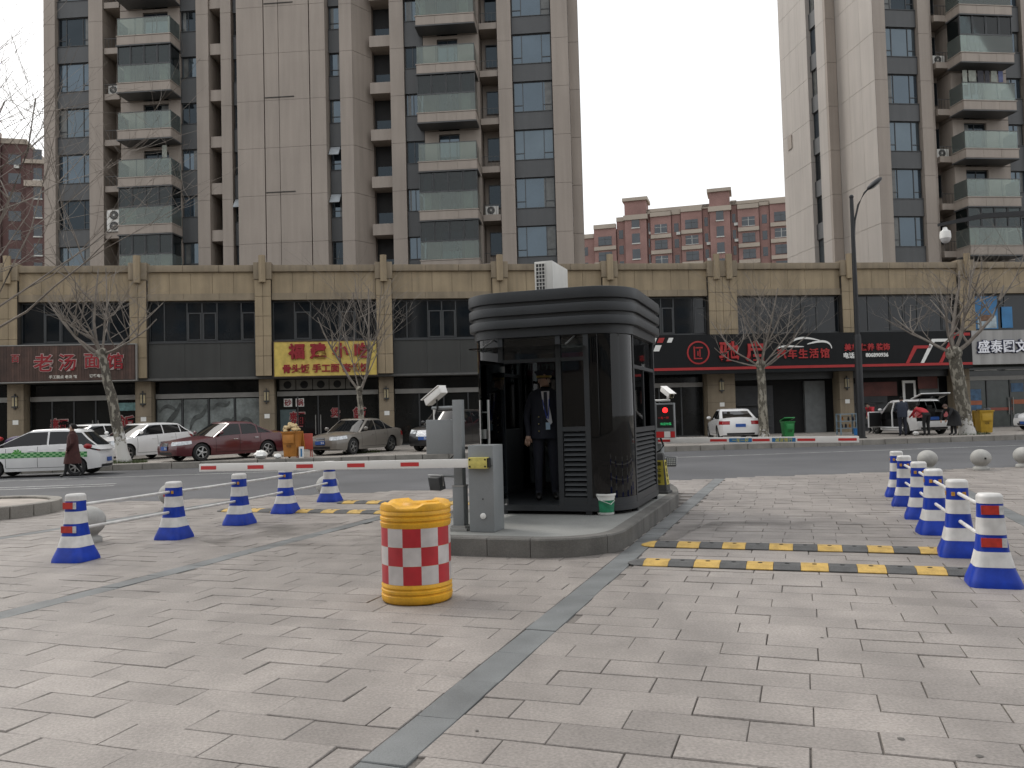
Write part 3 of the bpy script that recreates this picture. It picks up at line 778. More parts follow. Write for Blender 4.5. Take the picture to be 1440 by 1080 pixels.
# ---- tower on the left
T1A = rad(-4.86)
t1 = thing('apartment_tower', 'tall taupe apartment tower on the left with stacked glass balconies', 'building', (0, 50.6, 0), T1A)
m_tdark = mat('recess_dark', (0.02, 0.02, 0.02), .8)
BOX('core_wall', m_tdark, t1, -29.5, 3.9, 1.6, 16, 8.0, 36.5)
BOX('side_wall', m_beige, t1, 3.99, 4.62, 1.0, 15.5, 8.0, 36.5)
BOX('roof', m_spand, t1, -29.6, 4.0, 0.0, 16.2, 36.52, 36.9)
encL = (0, 1, 4, 7); encR = (0, 1, 3, 5)
for i in range(-1, 8):
    fb = 10.28 + H * i
    for s0, s1, y in ((-29.58, -28.80, -.18), (-26.55, -25.60, -.18), (-19.45, -18.64, -.15), (-17.85, -17.16, -.15), (-10.19, -9.38, -.25), (-7.05, -6.16, -.1), (-.35, .52, -.18), (2.95, 3.98, -.18)):
        pil(t1, s0, s1, y, i, fb)
    winbay(t1, -28.78, -26.57, .05, fb, C3)
    winbay(t1, .54, 2.93, .05, fb, C3)
    winbay(t1, -20.55, -19.47, .05, fb, C2, 1.35, 2.72)
    winbay(t1, -6.14, -5.0, .05, fb, C2, 1.05, 2.45)
    winbay(t1, -17.14, -16.67, .12, fb, C1, .9, 2.4)
    winbay(t1, -10.98, -10.21, .12, fb, C1, .9, 2.4)
    acbay(t1, -25.58, -24.56, fb); acbay(t1, -1.48, -.37, fb)
    openbay(t1, -18.62, -17.87, fb); openbay(t1, -8.44, -7.07, fb, .35)
    sbox('window', WING[2], t1, -8.3, -7.3, 1.5, 1.55, fb + .5, fb + 1.4)
    door_wall(t1, -24.54, -20.57, fb, dx0=.38, dx1=.8); door_wall(t1, -4.98, -1.5, fb, dx0=.25, dx1=.62)
    balcony(t1, -24.0, -20.56, fb, i in encL, 1); balcony(t1, -5.16, -1.63, fb, i in encR, 1)
    # central mass: panels split by grooves
    for s0, s1 in ((-16.65, -14.93), (-14.88, -13.97), (-13.95, -12.03), (-11.98, -11.0)):
        pil(t1, s0, s1, -.55, i, fb)
    if i % 2 == 0: sbox('ledge_slot', m_tjoint, t1, -14.85, -13.0, -.58, -.53, fb - .5, fb - .44)
    MB().prism([(-9.378, -.25), (-8.46, 1.1), (-8.46, 1.58), (-9.378, 1.58)], fb - .64, fb + H - .66).build('return_panel', m_beige, t1)
    sbox('side_panel', m_beige, t1, 3.99, 4.6, .6, .98, fb - .64, fb + H - .66)
# tilted open sashes on the narrow windows
for s, i in ((-17.1, 1), (-10.95, 1), (-10.95, 2)):
    fb = 10.28 + H * i
    sh = MB().box(0, .62 if s > -12 else .42, -.02, 0.02, -.75, 0).build('open_sash', mat('sash_reflecting', (.35, .38, .4), .12, spec=.9, var=.1), t1)
    sh.location = (s, .1, fb + 2.35); sh.rotation_euler = (rad(-38), 0, 0)
# ---- tower on the right
T2A = rad(7)
t2 = thing('apartment_tower', 'tall apartment tower on the right with panelled left flank coloured as sunlit', 'building', (0, 48.25, 0), T2A)
BOX('core_wall', m_tdark, t2, 23.4, 40, 1.6, 11.2, 8.0, 36.5)
BOX('roof', m_spand, t2, 22.3, 40.2, 0.0, 11.4, 36.52, 36.9)
for i in range(-1, 8):
    fb = 10.44 + H * i
    pil(t2, 23.0, 23.82, -.15, i, fb); pil(t2, 25.98, 26.72, -.15, i, fb); pil(t2, 26.73, 27.1, .2, i, fb); pil(t2, 33.0, 34.2, -.15, i, fb); pil(t2, 36.6, 37.6, -.15, i, fb)
    winbay(t2, 23.84, 25.96, .05, fb, C3); winbay(t2, 34.22, 36.58, .05, fb, C3)
    acbay(t2, 27.12, 28.1, fb)
    door_wall(t2, 28.12, 31.9, fb, dx0=.2, dx1=.6)
    winbay(t2, 31.92, 32.98, .05, fb, C2, 1.35, 2.72)
    balcony(t2, 27.95, 31.45, fb, i in (0, 4, 7), -1)
    # left flank: front part, return, rear part with a strip of windows
    for a, b in ((0.0, 1.4), (1.4, 2.85), (2.85, 4.3)):
        sbox('flank_panel', m_beige_lit, t2, 22.98, 23.4, a + .01 if a else -.13, b - .005, fb - .64, fb - .66 + H)
    sbox('return_panel', m_beige, t2, 22.3, 22.97, 4.31, 4.6, fb - .64, fb - .66 + H)
    for a, b in ((4.61, 5.7), (7.0, 8.3), (8.3, 9.6), (9.6, 10.5), (10.5, 11.25)):
        sbox('flank_panel', m_beige_lit, t2, 22.3, 23.4, a + .006, b - .006, fb - .64, fb - .66 + H)
    sbox('spandrel', m_spand, t2, 22.5, 23.4, 5.71, 6.99, fb - .2, fb + .9)
    o = window(t2, 0, 1.26, 0, 0, 1.84, [(0, .5, 0, 1), (.5, 1, 0, 1)])
    o.location = (22.6, 6.98, fb + .92); o.rotation_euler = (0, 0, rad(-90))
sbox('vent_plate', m_beige, t2, 22.24, 22.295, 9.75, 10.35, 20.6, 21.6)
# ---- air conditioners standing on tower ledges
m_acw = mat('ac_white', (0.66, 0.65, 0.61), 0.5, var=.06, streak=.06)
m_grille = mat('ac_grille', (0.035, 0.035, 0.035), 0.6)
def aircon(label, loc, rz, w, h, d, fans, group=None):
    t = thing('air_conditioner', label, 'air conditioner', loc, rz, group)
    MB().box(-w / 2, w / 2, -d / 2, d / 2, .04, h).build('casing', m_acw, t, bev=.015)
    for k in range(fans):
        zc = .04 + (h - .04) * (k + .5) / fans; r = min(w, h / fans) * .4; cx = 0 if fans > 1 else -w * .08
        f = MB().lathe([(r, 0), (r, .02), (r * .9, .025), (r * .9, .0)], 20, (cx, -d / 2 - .001, zc), axis='y', cap0=False, cap1=False).lathe([(r * .88, .004), (.02, .006)], 20, (cx, -d / 2, zc), axis='y').build('fan_grille', m_grille, t)
        b = MB()
        for q in range(6):
            a = q * math.pi / 6
            b.tube([(cx + math.cos(a) * r * .9, -d / 2 - .022, zc + math.sin(a) * r * .9), (cx - math.cos(a) * r * .9, -d / 2 - .022, zc - math.sin(a) * r * .9)], .006, 4)
        b.lathe([(r * .2, .026), (.01, .03)], 10, (cx, -d / 2, zc), axis='y').build('guard', m_acw, f)
    for x in (-w * .35, w * .35): BOX('foot', m_alu, t, x - .03, x + .03, -d / 2 - .02, d / 2 + .02, 0, .04)
    return t
def tw(o, a, s, y, z): return Vector((o[0] + s * math.cos(a) - y * math.sin(a), o[1] + s * math.sin(a) + y * math.cos(a), z))
fbL = lambda i: 10.28 + H * i
aircon('large white twin-fan air conditioner on a ledge of the left tower', tw((0, 50.6), T1A, -24.95, .05, fbL(1) + .6), T1A, .95, 1.42, .4, 2)
aircon('small white air conditioner on a high ledge of the left tower', tw((0, 50.6), T1A, -25.0, .25, fbL(4) + .6), T1A, .8, .58, .32, 1)
aircon('grey shaded air conditioner on the left tower ledge above the booth', tw((0, 50.6), T1A, -.95, .3, fbL(1) + .6), T1A, .8, .58, .32, 1)
aircon('air conditioner on the right tower ledge, upper of two', tw((0, 48.25), T2A, 27.6, .5, 10.44 + H * 4 + .6), T2A, .8, .58, .32, 1)
aircon('air conditioner on the right tower ledge, lower of two', tw((0, 48.25), T2A, 27.6, .5, 10.44 + H * 2 + .6), T2A, .8, .58, .32, 1)
# ------------------------------------------------------------------ far red-brick apartment blocks
m_brick = mat('red_brick', (0.255, 0.150, 0.132), 0.85, var=.15, scale=.4, fine=.1, fscale=6)
m_buff = mat('buff_render', (0.37, 0.32, 0.265), 0.8, var=.1, scale=.3)
m_fwin = mat('far_window', (0.035, 0.045, 0.055), 0.1, var=.3, scale=.4, spec=.7)
m_fcream = mat('far_white', (0.5, 0.5, 0.47), .6)
def far_block(label, origin, ang, mods, floors, ztop, fh=2.95, depth=12, m_brick=m_brick):
    t = thing('brick_apartment_building', label, 'building', (origin[0], origin[1], 0), ang)
    x0 = mods[0][0]; x1 = mods[-1][1]
    full = [q for q in mods if q[3] > -1.7]; f0, f1 = full[0][0], full[-1][1]
    BOX('wall', m_brick, t, f0, f1, .6, depth, 0, ztop - .6)
    BOX('roof', m_buff, t, f0 - .1, f1 + .1, .1, depth + .4, ztop - .59, ztop)
    for a, b, kind, zt in mods:
        if zt <= -1.7: BOX('wall', m_brick, t, a, b, .6, depth, 0, ztop + zt)
    for a, b, kind, zt in mods:
        w = b - a
        top = ztop + zt
        if kind == 'stair':       # brick tower with a strip of stacked white-silled windows
            p = BOX('stair_tower', m_brick, t, a, b, -.6, .59, 0, top); BOX('cornice', m_buff, p, a - .35, b + .35, -1.0, 4, top - .05, top + .55); BOX('cornice', m_buff, p, a - .25, b + .25, -.9, .58, top - 3.6, top - 2.7)
            if zt > .5: BOX('parapet', m_brick, p, a, b, .6, 3.5, ztop, top - .06)
        else:
            p = BOX('bay', m_brick if kind != 'recess' else m_brick, t, a + .01, b - .01, -.2 if kind == 'bay' else .35, .59, 0, top)
            BOX('cornice', m_buff, p, a, b, -.45 if kind == 'bay' else .1, .58, top + .003, top + .8)
        for k in range(floors):
            z = ztop - .9 - (k + 1) * fh + zt * (0 if kind == 'stair' else 1)
            if kind == 'bay':
                BOX('band', m_buff, p, a + .02, b - .02, -.5, .58, z - .25, z + .45)
                ww = MB().box(a + w * .2, b - w * .2, -.25, -.22, z + .75, z + 2.35).build('window', m_fwin, p)
                MB().box(a + w * .2 - .06, b - w * .2 + .06, -.29, -.255, z + .65, z + .74).box((a + b) / 2 - .04, (a + b) / 2 + .04, -.29, -.255, z + .75, z + 2.35).box(
                    a + w * .2, b - w * .2, -.29, -.255, z + 1.75, z + 1.8).build('frame', m_alu if random.random() < .6 else m_fcream, ww)
            elif kind == 'stair':
                ww = BOX('window', m_fwin, p, a + w * .32, b - w * .32, -.65, -.605, z + .5, z + 2.3)
                BOX('sill', m_fcream, ww, a + w * .3, b - w * .3, -.75, -.61, z + .3, z + .49)
            else:
                BOX('window', m_fwin, p, a + w * .25, b - w * .25, .3, .345, z + .6, z + 2.2)
                if random.random() < .35: BOX('air_conditioner', m_fcream, p, a + w * .5, a + w * .5 + .7, -.05, .3, z + .0, z + .5)
    return t
far_block('long red-brick apartment block with buff bands in the gap between the towers', (0, 163), rad(-16),
          [(12, 16.9, 'recess', -4.5), (17, 21.2, 'bay', -3.0), (21.3, 22.9, 'recess', -1.8), (23, 27.0, 'stair', 1.7), (27.1, 27.6, 'recess', -.9), (27.7, 31.5, 'bay', -1.6), (31.6, 33.2, 'recess', -1.4), (33.3, 37.1, 'bay', -1.2),
           (37.2, 38.4, 'recess', -.8), (38.5, 42.1, 'stair', 1.9), (42.2, 43.3, 'recess', -.6), (43.4, 47.1, 'bay', -1.6), (47.2, 48.9, 'recess', -1.2), (49.0, 52.7, 'bay', -1.2), (52.8, 54.5, 'recess', -.5), (54.6, 58.3, 'stair', 1.5), (58.4, 63, 'bay', -1)], 6, 39.6)
far_block('dark red-brick apartment block at the left edge behind bare branches', (-78, 128), rad(14),
          [(-16, -11, 'bay', -.5), (-10.9, -7, 'recess', 0), (-6.9, 0, 'bay', .2), (.1, 3.6, 'recess', -.6), (3.7, 7.0, 'stair', -3.8), (7.1, 10.5, 'recess', -6), (10.6, 16, 'bay', -7)], 9, 46.5, m_brick=mat('dark_brick', (0.10, 0.055, 0.05), 0.85, var=.15, scale=.4))

# ---- slab blocks on the near side of the plaza, behind the viewpoint, mirrored in the windows opposite
m_opp = mat('opposite_render', (0.22, 0.20, 0.18), .8, var=.1, scale=.3)
def opposite(label, x0, x1, y0, y1, zt):
    t = thing('apartment_block', label, 'building', ((x0 + x1) / 2, y0, 0)); w = (x1 - x0) / 2
    BOX('wall', m_opp, t, -w, w, y1 - y0, 0, 0, zt)
    BOX('roof', m_spand, t, -w - .3, w + .3, y1 - y0 - .3, .3, zt + .002, zt + .6)
    z = 5.0
    while z < zt - 2:
        for k in range(int(2 * w / 4)):
            window(t, -w + .8 + k * 4, -w + 3.2 + k * 4, .01, z, z + 1.8, [(0, .5, 0, 1), (.5, 1, 0, 1)], WING[0])
        z += 3
opposite('apartment block behind the viewpoint, mirrored in the windows of the left tower', -52, 5, -34, -48, 25)
opposite('apartment block behind the viewpoint, mirrored in the windows of the right tower', 8, 52, -40, -54, 23)
# ------------------------------------------------------------------ gate island, booth and barriers (gate frame)
m_char = mat('charcoal_metal', (0.020, 0.022, 0.024), 0.45, metal=0.25, var=0.1, scale=2)
m_char2 = mat('charcoal_metal_light', (0.030, 0.033, 0.036), 0.5, metal=0.2, var=0.1, scale=2)
m_bglass = glassy('booth_glass', (0.13, 0.14, 0.145), solid=0.12, scol=(.01, .012, .014))
m_clear = glassy('door_glass', (0.72, 0.76, 0.76))
m_cab = mat('cabinet_grey', (0.215, 0.228, 0.232), 0.5, metal=0.15, var=0.06, scale=3, fine=.04, fscale=80)
m_inox = mat('stainless', (0.45, 0.45, 0.44), 0.3, metal=0.9, var=.08)
m_armw = mat('arm_white', (0.72, 0.71, 0.68), 0.4, var=.05)
m_arr = mat('arm_red', (0.50, 0.03, 0.03), 0.4, var=.06)
m_yel = mat('safety_yellow', (0.66, 0.34, 0.015), 0.5, var=.14, scale=6, fine=.08, streak=.25)
def arc(cx, cy, r, a0, a1, n): return [(cx + r * math.cos(rad(a0 + (a1 - a0) * i / n)), cy + r * math.sin(rad(a0 + (a1 - a0) * i / n))) for i in range(n + 1)]
isl = thing('traffic_island', 'raised concrete traffic island with rounded ends carrying the booth', 'traffic island', GATE_O, GATE_A)
OUT = arc(.2, .75, .87, -90, 0, 9) + [(1.07, 1.9), (1.07, 3.0), (1.07, 4.1), (1.07, 5.0), (1.0, 5.6), (.88, 6.3), (.65, 7.1), (.3, 7.7), (-.27, 7.95), (-.84, 7.7), (-1.19, 7.1), (-1.42, 6.3), (-1.54, 5.6), (-1.6, 5.0), (-1.6, 3.5), (-1.6, 2.0)] + arc(-.73, .75, .87, 180, 270, 9) + [(-.3, -.12)]
def inset(pts, d):
    n = len(pts); out = []
    for i in range(n):
        a, b, c = Vector(pts[i - 1]), Vector(pts[i]), Vector(pts[(i + 1) % n])
        t = (c - a).normalized(); out.append((b.x - t.y * d, b.y + t.x * d))
    return out
IN = inset(OUT, .16)
MB().prism(IN, .0, .206).build('slab', mat('slab_concrete', (0.205, 0.207, 0.195), .85, var=.18, scale=1.4, fine=.08, bump=.2), isl)
m_ikerb = mat('island_kerb', (0.125, 0.12, 0.11), 0.85, var=.22, scale=2.2, fine=.12, bump=.3, streak=.2)
n = len(OUT)
groups = []; cur = [0]; acc = 0
for i in range(n):
    a, b = Vector(OUT[i]), Vector(OUT[(i + 1) % n]); acc += (b - a).length; cur.append(i + 1)
    if acc > .85 or i == n - 1: groups.append(cur); cur = [i + 1]; acc = 0
for g in groups:
    rs = []
    for j, k in enumerate(g):
        o = Vector(OUT[k % n]); q = Vector(IN[k % n])
        if j == 0 or j == len(g) - 1:
            nx = Vector(OUT[(g[1] if j == 0 else g[-2]) % n]); d = (nx - o).normalized() * .004; o = o + d; q = q + d
        q = q + (o - q) * .02
        rs.append([(o.x, o.y, -.02), (o.x, o.y, .19), (o.x + (q.x - o.x) * .08, o.y + (q.y - o.y) * .08, .207), (q.x, q.y, .21), (q.x, q.y, -.02)])
    MB().rings(rs).build('kerb_stone', m_ikerb, isl, smooth=35)
# ---- booth
def rr(hx, hy, r, n=8):
    return arc(hx - r, -hy + r, r, -90, 0, n) + arc(hx - r, hy - r, r, 0, 90, n) + arc(-hx + r, hy - r, r, 90, 180, n) + arc(-hx + r, -hy + r, r, 180, 270, n)
BO = gw(-.255, 3.44)
booth = thing('guard_booth', 'black guard booth with rounded corners, dark glass and banded roof', 'booth', (BO.x, BO.y, .206), GATE_A)
HX, HY, R_ = 1.125, 1.41, .55
ZT = 2.40
MB().prism(rr(HX, HY, R_), .05, .13).build('floor', m_char2, booth, smooth=30)
b = MB()
for x, y in ((-.6, -1.36), (.58, -1.36), (1.08, -.8), (1.08, .8), (-1.08, .8), (-1.08, -.8), (.5, 1.36), (-.5, 1.36)): b.box(x - .04, x + .04, y - .04, y + .04, 0, .052)
b.build('feet', m_char, booth)
roof = MB()
Z0 = ZT
for k, (hx, z0, z1) in enumerate(((1.15, 0, .12), (1.215, .122, .24), (1.175, .24, .295), (1.22, .295, .415), (1.18, .415, .47), (1.225, .47, .62))):
    o = MB().prism(rr(hx, hx + HY - HX, R_ + hx - HX, 12), ZT + z0 + .001, ZT + z1).build('roof_band' if k in (1, 3, 5) else 'roof_core', m_char2 if k in (1, 3, 5) else m_char, booth, smooth=30, bev=.012 if k in (1, 3, 5) else 0)
# posts
def post(x, y, w=.07, d=.07, z0=.13, z1=ZT): return BOX('post', m_char2, booth, x - w / 2, x + w / 2, y - d / 2, y + d / 2, z0, z1)
for x, y in ((-.605, -1.375), (.60, -1.375), (HX - .035, -.83), (HX - .035, .83), (-HX + .035, .83), (-HX + .035, -.83), (.58, 1.375), (-.58, 1.375)): post(x, y)
post(.215, -1.375)
# curved corner glass, framed at foot and head
def curved(cx, cy, a0, a1, name, m, r, th, z0, z1):
    o = arc(cx, cy, r, a0, a1, 10); i = arc(cx, cy, r - th, a0, a1, 10)
    return MB().prism(o + i[::-1], z0, z1).build(name, m, booth, smooth=30)
for cx, cy, a0 in ((HX - R_, -HY + R_, -87), (-HX + R_, -HY + R_, 183), (HX - R_, HY - R_, 3), (-HX + R_, HY - R_, 93)):
    curved(cx, cy, a0, a0 + 84, 'corner_glass', m_bglass, R_ - .01, .012, .22, ZT - .002)
    curved(cx, cy, a0, a0 + 84, 'corner_rail', m_char2, R_, .05, .131, .219)
# front fixed panel with louvre
def louvre(x0, x1, z0, z1, n, side=None):
    hh = (z1 - z0) / n
    for k in range(n):
        z = z0 + k * hh
        pr = [(-.0, z + .008), (-.035, z + .014), (-.0, z + hh - .008), (.03, z + hh - .008), (.03, z + .008)]
        if side is None:
            MB().prism([(y - 1.37, zz) for y, zz in pr], x0, x1, axis='x').build('louvre_slat', m_char2, booth)
        else:
            MB().prism([(side * (HX - .04) - side * y * 1.0, zz) for y, zz in pr], x0, x1, axis='y').build('louvre_slat', m_char2, booth)
louvre(.262, .562, .24, 1.10, 13)
BOX('rail', m_char2, booth, .251, .564, -1.41, -1.34, 1.11, 1.17); BOX('rail', m_char2, booth, .251, .564, -1.41, -1.34, .131, .23)
BOX('pane', m_bglass, booth, .251, .564, -1.38, -1.372, 1.171, ZT - .35)
BOX('rail', m_char2, booth, -.568, .564, -1.405, -1.345, ZT - .349, ZT - .30)
BOX('pane', glassy('rear_glass', (.5, .53, .54)), booth, -.568, .564, -1.38, -1.372, ZT - .299, ZT - .002)
# sides: louvre below, sliding window above
for sd_ in (1, -1):
    if sd_ > 0: louvre(-.76, .76, .24, 1.05, 13, sd_)
    else: BOX('side_panel', m_char2, booth, -HX + .01, -HX + .06, -.794, .794, .231, 1.059); BOX('pane', m_bglass, booth, -HX + .031, -HX + .039, .0, .79, 1.131, 1.949)
    x0, x1 = sorted((sd_ * (HX - .065), sd_ * (HX - .005)))
    for z0, z1 in ((.131, .23), (1.06, 1.13), (1.95, 2.0)): BOX('rail', m_char2, booth, x0, x1, -.794, .794, z0, z1)
    xm = sd_ * (HX - .035)
    BOX('pane', m_bglass, booth, xm - .004, xm + .004, -.79, .0, 1.131, 1.949)
    MB().box(xm - .02, xm + .02, -.02, .02, 1.131, 1.949).box(xm - .03, xm + .03, -.79, -.75, 1.131, 1.949).build('sash', m_char2, booth)
    BOX('pane', MATS['door_glass'], booth, xm - .004, xm + .004, -.79, .79, 2.001, ZT - .002)
MB().box(-.54, .54, 1.37, 1.38, 1.05, ZT - .002).build('pane', glassy('rear_glass', (.5, .53, .54)), booth)
BOX('rear_panel', m_char2, booth, -.54, .54, 1.355, 1.40, .131, 1.049)
BOX('ceiling', m_char, booth, -1.0, 1.0, -1.2, 1.2, ZT - .04, ZT - .003)
# open glass door with long pull handles, glass canopy over the doorway
dr = BOX('door', m_clear, booth, 0, .012, -.76, 0, .02, 1.93)
dr.location = (-.56, -1.42, .13); dr.rotation_euler = (0, 0, rad(-4))
for sx in (-.055, .055):
    MB().tube([(sx + .006, -.66, .62), (sx + .006, -.66, 1.42)], .016, 10).build('handle', m_inox, dr, smooth=60)
MB().tube([(-.05, -.66, .78), (.062, -.66, .78)], .01, 8).tube([(-.05, -.66, 1.26), (.062, -.66, 1.26)], .01, 8).build('handle_fixing', m_inox, dr)
BOX('lock', m_inox, dr, -.03, .042, -.72, -.62, .92, 1.04)
MB().box(-.012, .024, -.05, -.0, 0, .08).box(-.012, .024, -.05, 0, 1.8, 1.88).build('hinge', m_inox, dr)
cn = BOX('canopy', m_clear, booth, -.85, .6, -1.95, -1.41, ZT - .18, ZT - .165)
for x in (-.7, .45): MB().tube([(x, -1.4, ZT - .02), (x, -1.85, ZT - .16)], .012, 8).build('canopy_rod', m_inox, cn)
# desk and swivel chair in the booth
dk = thing('desk', 'dark desk inside the guard booth at the back wall', 'desk', tuple(gw(-.255, 3.44)[:2]) + (.336,), GATE_A)
MB().box(-.85, .85, .75, 1.25, .70, .74).box(-.83, -.79, .8, 1.2, 0, .70).box(.79, .83, .8, 1.2, 0, .70).build('desk_body', mat('desk_brown', (.05, .035, .025), .6), dk)
ch = thing('office_chair', 'dark swivel chair inside the guard booth behind the guard', 'chair', tuple(gw(.05, 3.75)[:2]) + (.336,), GATE_A + .5)
MB().box(-.23, .23, -.23, .23, .42, .5).build('seat', m_char, ch, bev=.03)
MB().box(-.21, .21, .2, .26, .58, 1.0).build('backrest', m_char, ch, bev=.03)
MB().tube([(0, 0, .05), (0, 0, .42)], .025, 8).tube([(0, .23, .45), (0, .25, .62)], .02, 6).build('stem', m_inox, ch)
for q in range(5):
    a = q * 2 * math.pi / 5
    MB().tube([(0, 0, .09), (.26 * math.cos(a), .26 * math.sin(a), .05)], .018, 6).sphere((.26 * math.cos(a), .26 * math.sin(a), .028), .028, 8, 6).build('leg', m_inox, ch)
# air conditioner on the booth roof, coil end towards the plaza
ac = thing('air_conditioner', 'white air conditioner unit standing on the booth roof', 'air conditioner', tuple(gw(-.46, 3.3)[:2]) + (.206 + ZT + .621,), GATE_A)
MB().box(-.14, .14, -.42, .42, .03, .56).build('casing', m_acw, ac, bev=.015)
MB().box(-.11, .02, -.43, -.421, .08, .53).build('coil', m_grille, ac)
g = MB()
for k in range(9): g.box(-.115, .025, -.437, -.43, .08 + k * .055, .09 + k * .055)
for k in range(4): g.box(-.115 + k * .045, -.107 + k * .045, -.438, -.431, .075, .535)
g.build('coil_guard', m_acw, ac)
MB().box(-.12, .12, -.3, -.24, 0, .03).box(-.12, .12, .24, .3, 0, .03).build('feet', m_alu, ac)
# ---- barrier gate on the near left
def barrier_cabinet(name, label, x0, x1, y0, y1, h):
    p = gw((x0 + x1) / 2, (y0 + y1) / 2)
    t = thing(name, label, 'barrier gate', (p.x, p.y, .208), GATE_A)
    w, d = (x1 - x0) / 2, (y1 - y0) / 2
    MB().box(-w, w, -d, d, 0, h).build('cabinet', m_cab, t, bev=.008)
    MB().box(-w + .004, w - .004, -d - .003, -d + .002, h - .24, h - .235).build('lid_gap', m_joint, t)
    MB().lathe([(.035, 0), (.035, .012), (.02, .02)], 16, (.02, -d - .001, .185), axis='y').build('lock_cover', m_white, t, smooth=40)
    MB().lathe([(.008, 0), (.008, .004)], 8, (.02, -d - .001, .38), axis='y').build('bolt', m_black, t)
    return t, w, d
bg1, w, d = barrier_cabinet('barrier_gate', 'grey barrier cabinet with long red-striped white arm, on the near end of the island', -.67, -.36, .3, .64, 1.0)
AL = 3.98
am = MB().box(-AL, .0, -.045, 0, -.05, .05).build('arm', m_armw, bg1, bev=.006); am.location = (.08, -d - .03, .80); am.rotation_euler = (0, rad(-.5), 0)
for k in range(6):
    x = -AL + .03 + k * .72
    if x + .25 < -.3: BOX('stripe', m_arr, am, x, x + .24, -.047, -.0455, -.025, .022)
c = BOX('clamp', mat('clamp_yellow', (0.55, 0.48, 0.13), .45, var=.2, scale=20), bg1, -.12, .11, -d - .085, -d - .002, .735, .865, bev=.006)
for x in (-.1, .09):
    for z in (.76, .84): MB().lathe([(.011, 0), (.011, .008)], 6, (x, -d - .086, z), axis='y').build('bolt', m_black, c)
BOX('clamp_cap', m_black, c, .111, .13, -d - .08, -d - .01, .745, .855)
# ---- barrier on the far right of the island
bg2, w2, d2 = barrier_cabinet('barrier_gate', 'grey barrier behind the booth with white arm reaching over the right lane', .2, .5, 7.1, 7.44, .98)
am2 = MB().box(0, 3.62, -.04, 0, -.055, .055).build('arm', m_armw, bg2, bev=.006); am2.location = (-.02, -d2 - .05, .80); am2.rotation_euler = (0, rad(.5), 0)
for x in (.05, 1.08, 1.83, 2.6, 3.28): BOX('stripe', m_arr, am2, x, x + .3, -.043, -.041, -.022, .022)
m_bluep = mat('blue_plate', (0.03, 0.16, 0.36), .45)
for x, tx in ((1.42, '一车一杆'), (2.17, '减速慢行')):
    pl = BOX('notice_plate', m_bluep, am2, x, x + .4, -.044, -.042, -.035, .035)
    put('lettering', text_mesh(tx, mat('plate_letter', (.55, .5, .1), .5), .075, .002, .0008), pl, (x + .2, -.046, 0))
BOX('clamp', m_cab, bg2, -.1, .1, -d2 - .1, -d2 - .002, .74, .86)
# ---- camera columns with display box and floodlight
def cctv(parent, loc, rz, pitch):
    e = MB().box(-.055, .055, -.18, .16, -.045, .05).build('camera_housing', m_armw, parent, bev=.015)
    e.location = loc; e.rotation_euler = (pitch, 0, rz)
    BOX('sunshade', m_armw, e, -.065, .065, -.22, .15, .052, .062)
    MB().lathe([(.042, 0), (.042, .01), (.03, .012)], 16, (0, -.181, 0), axis='y').build('lens', m_black, e, smooth=40)
    for q in range(6):
        a = q * math.pi / 3 + .5
        MB().lathe([(.008, 0), (.006, .01)], 6, (.036 * math.cos(a), -.184, .036 * math.sin(a)), axis='y').build('infrared_lamp', mat('ir_lamp', (.6, .55, .2), .3), e)
    return e
def floodlight(parent, loc, rz):
    f = MB().box(-.09, .09, -.05, .05, -.08, .08).build('floodlight', m_alu, parent, bev=.01); f.location = loc; f.rotation_euler = (rad(-12), 0, rz)
    for i in range(5):
        for j in range(4): BOX('diode', mat('diode', (.35, .36, .33), .3), f, -.075 + i * .032, -.053 + i * .032, -.056, -.051, -.065 + j * .034, -.043 + j * .034)
    MB().tube([(.1, 0, -.03), (.12, 0, .1), (-.12, 0, .1), (-.1, 0, -.03)], .008, 6).build('bracket', m_inox, f)
    return f
p = gw(-.84, .45)
cc1 = thing('camera_column', 'grey camera column left of the near barrier, its display box seen from behind', 'camera column', (p.x, p.y, .208), GATE_A)
MB().box(-.055, .055, -.055, .055, .52, 1.54).build('post', m_cab, cc1, bev=.006)
MB().box(-.07, .07, -.07, .07, .03, .52).build('post_sleeve', m_cab, cc1, bev=.006)
MB().box(-.075, .075, -.075, .075, .515, .53).box(-.12, .12, -.12, .12, 0, .03).box(-.09, .09, -.09, .09, .03, .06).build('collar', m_inox, cc1)
MB().box(-.42, -.06, -.02, .16, .90, 1.31).build('display_box', m_cab, cc1, bev=.008)
MB().tube([(-.05, 0, 1.45), (-.36, .05, 1.45)], .022, 8).build('bracket', m_cab, cc1)
MB().tube([(-.33, .05, 1.45), (-.33, .05, 1.31)], .02, 8).build('camera_stem', m_armw, cc1)
cctv(cc1, (-.31, .06, 1.60), rad(243), rad(26))
MB().tube([(-.3, .05, 1.55), (-.27, .0, 1.45), (-.3, .0, 1.36), (-.3, .02, 1.31)], .012, 6).build('cable', m_black, cc1, smooth=60)
MB().tube([(-.05, 0, .63), (-.24, 0, .64)], .015, 6).build('floodlight_arm', m_cab, cc1)
floodlight(cc1, (-.3, 0, .55), rad(160))
MB().tube([(-.02, .05, .95), (-.16, .06, .82), (-.06, .05, .78)], .012, 6).build('cable', m_black, cc1)
q = at(921, 660, 15.5)
cc2 = thing('camera_column', 'camera column beside the booth with lit red signal display facing the plaza', 'camera column', (q.x, q.y, .206), GATE_A)
MB().box(-.05, .05, -.05, .05, .03, 1.56).box(-.1, .1, -.1, .1, 0, .03).build('post', m_cab, cc2, bev=.006)
db = MB().box(.06, .40, -.08, .06, .86, 1.50).build('display_box', m_cab, cc2, bev=.01)
BOX('screen', m_black, db, .08, .38, -.086, -.081, 1.05, 1.47)
